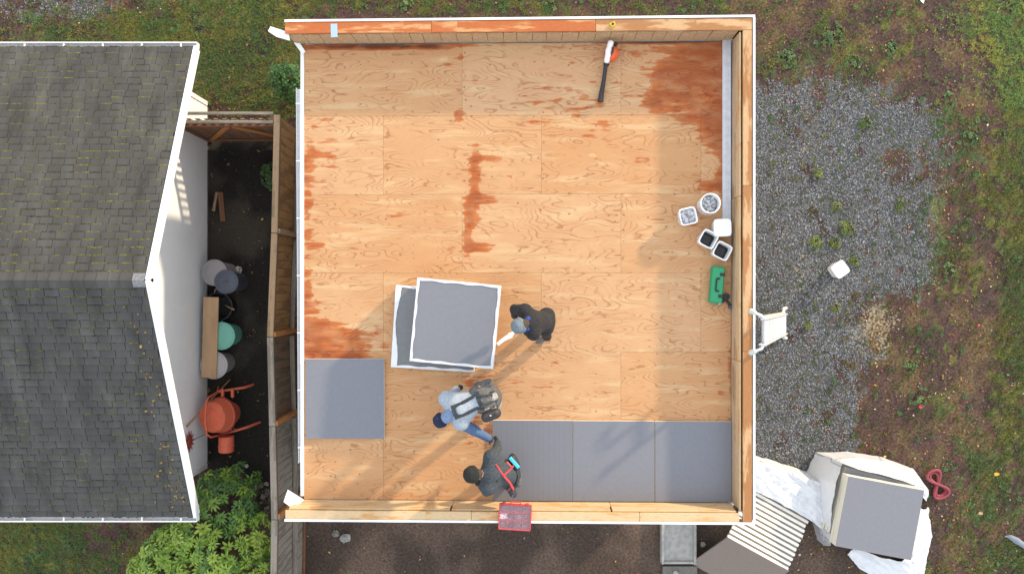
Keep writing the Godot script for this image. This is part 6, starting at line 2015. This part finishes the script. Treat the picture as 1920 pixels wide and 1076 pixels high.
# ---------------------------------------------------------------- materials
func build_materials() -> void:
	M.siding = plain(Color(0.68, 0.68, 0.66), 0.7)
	M.house_white = tri_mat(mottle([Color(0.78, 0.79, 0.78), Color(0.83, 0.83, 0.82)], 2, 0.02, 4, 256), 0.6, 0.6)
	M.white_metal = tri_mat(mottle([Color(0.76, 0.77, 0.78), Color(0.84, 0.84, 0.84)], 3, 0.02, 4, 256), 0.5, 0.4)
	M.galvanised = tri_mat(mottle([Color(0.52, 0.55, 0.60), Color(0.66, 0.69, 0.74)], 4, 0.03, 4, 256), 1.2, 0.45, 0.35)
	M.pale_blue = plain(Color(0.34, 0.46, 0.60), 0.5)
	M.dark_wood = plain(Color(0.06, 0.035, 0.02), 0.9)
	M.concrete = tri_mat(mottle([Color(0.24, 0.235, 0.22), Color(0.32, 0.31, 0.29), Color(0.38, 0.37, 0.34)], 6, 0.03, 5, 256), 1.0, 0.9)
	M.concrete_dark = tri_mat(mottle([Color(0.10, 0.09, 0.08), Color(0.17, 0.16, 0.14), Color(0.12, 0.10, 0.08)], 7, 0.04, 5, 256), 1.2, 0.95)
	var ns := noise(8, 0.35, 2)
	M.shingle = tinted(tri_mat(mottle([Color(0.034, 0.033, 0.031), Color(0.056, 0.0545, 0.051), Color(0.068, 0.066, 0.062), Color(0.095, 0.093, 0.088)], 8, 0.02, 6, 512, 1.2, 3), 0.22, 0.95))
	M.strand = tri_mat(strand_tex(), 1.2, 0.9)
	M.pale_wood = uv_mat(wood_tex(Color(0.62, 0.46, 0.27), Color(0.42, 0.25, 0.11), Color(0.55, 0.27, 0.08), 0.22, 101), 0.42, 1.7, 0.8)
	M.grey_wood = uv_mat(wood_tex(Color(0.52, 0.38, 0.24), Color(0.34, 0.22, 0.13), Color(0.30, 0.2, 0.11), 0.3, 102), 0.42, 1.7, 0.85)
	M.wet_wood = uv_mat(wood_tex(Color(0.60, 0.33, 0.14), Color(0.36, 0.13, 0.035), Color(0.44, 0.10, 0.016), 0.70, 103), 0.42, 1.7, 0.7)
	M.damp_wood = uv_mat(wood_tex(Color(0.58, 0.37, 0.19), Color(0.32, 0.16, 0.07), Color(0.36, 0.15, 0.045), 0.55, 104), 0.42, 1.7, 0.75)
	M.brown_board = uv_mat(wood_tex(Color(0.42, 0.22, 0.08), Color(0.2, 0.095, 0.035), Color(0.24, 0.12, 0.05), 0.3, 105), 0.5, 1.7, 0.85)
	M.dark_board = uv_mat(wood_tex(Color(0.20, 0.12, 0.07), Color(0.09, 0.055, 0.035), Color(0.09, 0.075, 0.05), 0.3, 106), 0.5, 1.7, 0.9)
	M.grey_board = uv_mat(wood_tex(Color(0.29, 0.25, 0.205), Color(0.14, 0.115, 0.09), Color(0.17, 0.15, 0.12), 0.3, 107), 0.5, 1.7, 0.9)
	M.tan_board = uv_mat(wood_tex(Color(0.36, 0.24, 0.14), Color(0.2, 0.12, 0.065), Color(0.2, 0.14, 0.08), 0.3, 108), 0.5, 1.7, 0.85)
	M.rust_board = uv_mat(wood_tex(Color(0.22, 0.095, 0.045), Color(0.11, 0.045, 0.022), Color(0.15, 0.07, 0.04), 0.3, 109), 0.5, 1.7, 0.85)
	M.orange_post = uv_mat(wood_tex(Color(0.48, 0.20, 0.06), Color(0.3, 0.11, 0.03), Color(0.36, 0.14, 0.04), 0.3, 110), 0.5, 1.7, 0.8)
	M.board_tan = tri_mat(mottle([Color(0.38, 0.235, 0.13), Color(0.46, 0.295, 0.17)], 111, 0.02, 4, 256, 1.5, 6), 1.0, 0.85)
	M.facer = tri_mat(mottle([Color(0.165, 0.171, 0.196), Color(0.178, 0.184, 0.209)], 9, 0.05, 5, 256, 1.3), 0.9, 0.65)
	M.facer_dark = tri_mat(mottle([Color(0.150, 0.153, 0.156), Color(0.165, 0.168, 0.171)], 10, 0.05, 5, 256, 1.6), 0.7, 0.7)
	M.facer_rib = rib_mat()
	M.facer_brown = tri_mat(mottle([Color(0.20, 0.16, 0.135), Color(0.215, 0.175, 0.148)], 11, 0.05, 5, 256, 1.6), 0.7, 0.8)
	M.facer_tan = plain(Color(0.30, 0.25, 0.205), 0.85)
	M.foam = plain(Color(0.66, 0.63, 0.53), 0.9)
	M.foam_white = plain(Color(0.80, 0.78, 0.70), 0.9)
	M.film = tri_mat(mottle([Color(0.60, 0.62, 0.65), Color(0.70, 0.71, 0.73)], 13, 0.02, 4, 256), 1.0, 0.35)
	M.film.backlight_enabled = true
	M.film.backlight = Color(0.25, 0.26, 0.28)
	M.grey_plastic = plain(Color(0.33, 0.31, 0.31), 0.6)
	M.mauve_plastic = plain(Color(0.27, 0.25, 0.26), 0.65)
	M.pale_plastic = plain(Color(0.38, 0.37, 0.37), 0.6)
	M.slate_plastic = plain(Color(0.075, 0.085, 0.115), 0.55)
	M.mint_plastic = plain(Color(0.15, 0.42, 0.335), 0.5)
	M.black_plastic = plain(Color(0.018, 0.019, 0.022), 0.5)
	M.white_plastic = plain(Color(0.78, 0.79, 0.80), 0.4)
	M.green_plastic = plain(Color(0.015, 0.28, 0.12), 0.45)
	M.yellow_plastic = plain(Color(0.62, 0.45, 0.03), 0.5)
	M.red_plastic = plain(Color(0.55, 0.035, 0.04), 0.45)
	M.cyan_plastic = plain(Color(0.05, 0.50, 0.68), 0.4)
	M.pink_plastic = plain(Color(0.42, 0.20, 0.24), 0.5)
	M.pink_glass = plain(Color(0.75, 0.45, 0.52), 0.15)
	M.pink_glass.transparency = BaseMaterial3D.TRANSPARENCY_ALPHA
	M.pink_glass.albedo_color.a = 0.10
	M.pink_glass.metallic_specular = 0.2
	M.tool_orange = plain(Color(0.62, 0.10, 0.02), 0.45)
	M.tool_black = plain(Color(0.025, 0.025, 0.028), 0.6)
	M.steel = plain(Color(0.5, 0.5, 0.52), 0.4, 0.6)
	M.steel_dark = plain(Color(0.10, 0.10, 0.11), 0.6, 0.2)
	M.pitch = plain(Color(0.008, 0.008, 0.008), 0.5)
	M.mixer_orange = tri_mat(mottle([Color(0.52, 0.09, 0.04), Color(0.62, 0.13, 0.065), Color(0.44, 0.09, 0.05)], 14, 0.03, 5, 256), 1.3, 0.6)
	M.mixer_dark = plain(Color(0.22, 0.045, 0.03), 0.7)
	M.rust_red = plain(Color(0.25, 0.045, 0.03), 0.7)
	M.dark_metal = plain(Color(0.05, 0.045, 0.04), 0.6, 0.4)
	M.ladder_white = tri_mat(mottle([Color(0.52, 0.53, 0.54), Color(0.64, 0.64, 0.64)], 15, 0.05, 5, 256), 1.5, 0.45, 0.1)
	M.ladder_pad = plain(Color(0.50, 0.56, 0.52), 0.7)
	M.hose_red = plain(Color(0.23, 0.036, 0.05), 0.65)
	M.rag_blue = plain(Color(0.20, 0.235, 0.28), 0.9)
	M.skin = plain(Color(0.48, 0.26, 0.18), 0.6)
	M.eye = plain(Color(0.05, 0.035, 0.03), 0.3)
	M.hair = plain(Color(0.05, 0.035, 0.025), 0.8)
	M.black_cloth = cloth(Color(0.012, 0.012, 0.014), Color(0.028, 0.026, 0.028), 20)
	M.slate_cloth = cloth(Color(0.028, 0.037, 0.045), Color(0.062, 0.074, 0.084), 21)
	M.flashing = tri_mat(mottle([Color(0.10, 0.10, 0.105), Color(0.24, 0.245, 0.25)], 44, 0.06, 4, 128), 3.0, 0.5)
	M.hoodie = cloth(Color(0.26, 0.30, 0.345), Color(0.35, 0.395, 0.445), 22)
	M.denim = cloth(Color(0.055, 0.10, 0.21), Color(0.10, 0.165, 0.30), 23)
	M.denim_pale = cloth(Color(0.13, 0.19, 0.31), Color(0.2, 0.27, 0.4), 24)
	M.navy_cloth = cloth(Color(0.006, 0.011, 0.035), Color(0.012, 0.02, 0.055), 25)
	M.trouser_grey = cloth(Color(0.06, 0.06, 0.058), Color(0.13, 0.127, 0.122), 26)
	M.trouser_dark = cloth(Color(0.06, 0.06, 0.055), Color(0.11, 0.105, 0.10), 27)
	M.black_knit = cloth(Color(0.008, 0.009, 0.009), Color(0.02, 0.021, 0.021), 28)
	M.cap_grey = cloth(Color(0.11, 0.145, 0.165), Color(0.17, 0.21, 0.235), 29)
	M.collar_blue = cloth(Color(0.02, 0.05, 0.25), Color(0.035, 0.08, 0.33), 30)
	M.glove_dark = cloth(Color(0.03, 0.032, 0.034), Color(0.06, 0.062, 0.064), 31)
	M.canvas = cloth(Color(0.15, 0.14, 0.125), Color(0.30, 0.28, 0.255), 32)
	M.canvas_dark = cloth(Color(0.07, 0.068, 0.066), Color(0.14, 0.135, 0.13), 33)
	M.tan_leather = cloth(Color(0.33, 0.27, 0.21), Color(0.46, 0.40, 0.33), 34)
	M.strap_dark = cloth(Color(0.022, 0.03, 0.036), Color(0.04, 0.05, 0.056), 35)
	M.red_strap = cloth(Color(0.36, 0.035, 0.045), Color(0.5, 0.06, 0.07), 36)
	M.grey_boot = plain(Color(0.13, 0.125, 0.12), 0.8)
	M.dark_boot = plain(Color(0.035, 0.033, 0.032), 0.75)

func cloth(a: Color, b: Color, s: int) -> StandardMaterial3D:
	return tri_mat(mottle([a, b], s, 0.06, 4, 128, 1.6), 3.0, 0.95)

func rib_mat() -> StandardMaterial3D:
	var n := 256
	var img := Image.create(n, n, false, Image.FORMAT_RGB8)
	var nn := noise(17, 0.02, 4)
	for y in n:
		for x in n:
			var l := 0.162 + nn.get_noise_2d(x, y) * 0.006
			var k := fposmod(x / float(n) * 6.0, 1.0)
			if k < 0.07: l *= 0.80
			elif k < 0.12: l *= 1.08
			img.set_pixel(x, y, srgb(Color(l * 0.98, l * 1.02, l * 1.17)))
	return tri_mat(image_tex(img), 2.05, 0.65)

func strand_tex() -> ImageTexture:
	var n := 384
	var img := Image.create(n, n, false, Image.FORMAT_RGB8)
	img.fill(srgb(Color(0.40, 0.27, 0.15)))
	var r := RandomNumberGenerator.new()
	r.seed = 3
	for k in 1500:
		var l := r.randf()
		var c := srgb(Color(0.30 + 0.28 * l, 0.19 + 0.22 * l, 0.10 + 0.13 * l))
		var a := r.randf_range(-0.5, 0.5) + (PI / 2 if r.randf() < 0.3 else 0.0)
		var p := Vector2(r.randf() * n, r.randf() * n)
		var len_ := r.randf_range(12, 34)
		var wd := r.randf_range(2, 6)
		for i in int(len_):
			for j in int(wd):
				var q := p + Vector2(cos(a), sin(a)) * i + Vector2(-sin(a), cos(a)) * j
				img.set_pixel(posmod(int(q.x), n), posmod(int(q.y), n), c)
	return image_tex(img)

func _ready() -> void:
	rng.seed = 4242
	# camera: straight down over the middle of the deck
	var cam := Camera3D.new()
	cam.name = "camera"
	add_child(cam)
	cam.fov = rad_to_deg(2.0 * atan(538.0 / FL))
	cam.far = 400.0
	cam.near = 0.1
	cam.transform = Transform3D(Basis(Vector3(1, 0, 0), Vector3(0, 0, -1), Vector3(0, 1, 0)), Vector3(0, CAMH, 0))
	cam.current = true
	# sky, exposure
	var env := Environment.new()
	env.background_mode = Environment.BG_SKY
	var sky := Sky.new()
	var sm := ProceduralSkyMaterial.new()
	sm.sky_top_color = Color(0.82, 0.845, 0.88)
	sm.sky_horizon_color = Color(0.92, 0.92, 0.92)
	sm.sky_curve = 0.12
	sm.ground_bottom_color = Color(0.20, 0.19, 0.16)
	sm.ground_horizon_color = Color(0.60, 0.60, 0.58)
	sm.sky_energy_multiplier = 1.3
	sky.sky_material = sm
	env.sky = sky
	env.ambient_light_source = Environment.AMBIENT_SOURCE_SKY
	env.tonemap_mode = Environment.TONE_MAPPER_LINEAR
	env.tonemap_exposure = 1.2
	env.sdfgi_enabled = true
	env.ssao_enabled = true
	env.ssil_enabled = true
	var we := WorldEnvironment.new()
	we.name = "environment"
	we.environment = env
	add_child(we)
	# low sun from the upper right
	var sun := DirectionalLight3D.new()
	sun.name = "sun"
	sun.light_energy = 1.5
	sun.light_color = Color(1.0, 0.91, 0.78)
	sun.light_angular_distance = 2.2
	sun.shadow_enabled = true
	add_child(sun)
	var el := deg_to_rad(16.3)
	var d := Vector3(-0.72 * cos(el), -sin(el), 0.69 * cos(el)).normalized()
	sun.basis = Basis.looking_at(d, Vector3.UP)

	TD = Transform3D(Basis(Vector3(0, 0, 1), atan(SLOPE)), Vector3(0, DECKY, 0))
	var t0 := Time.get_ticks_msec()
	build_materials()
	print("materials ", Time.get_ticks_msec() - t0)
	build_yard()
	print("yard ", Time.get_ticks_msec() - t0)
	build_garage()
	print("garage ", Time.get_ticks_msec() - t0)
	build_house()
	build_fence()
	build_gate()
	print("house ", Time.get_ticks_msec() - t0)
	build_boards()
	build_pallet_side()
	build_ladder()
	build_people()
	print("people ", Time.get_ticks_msec() - t0)
	build_wall_clutter()
	build_tools()
	build_plants()
	print("done ", Time.get_ticks_msec() - t0)
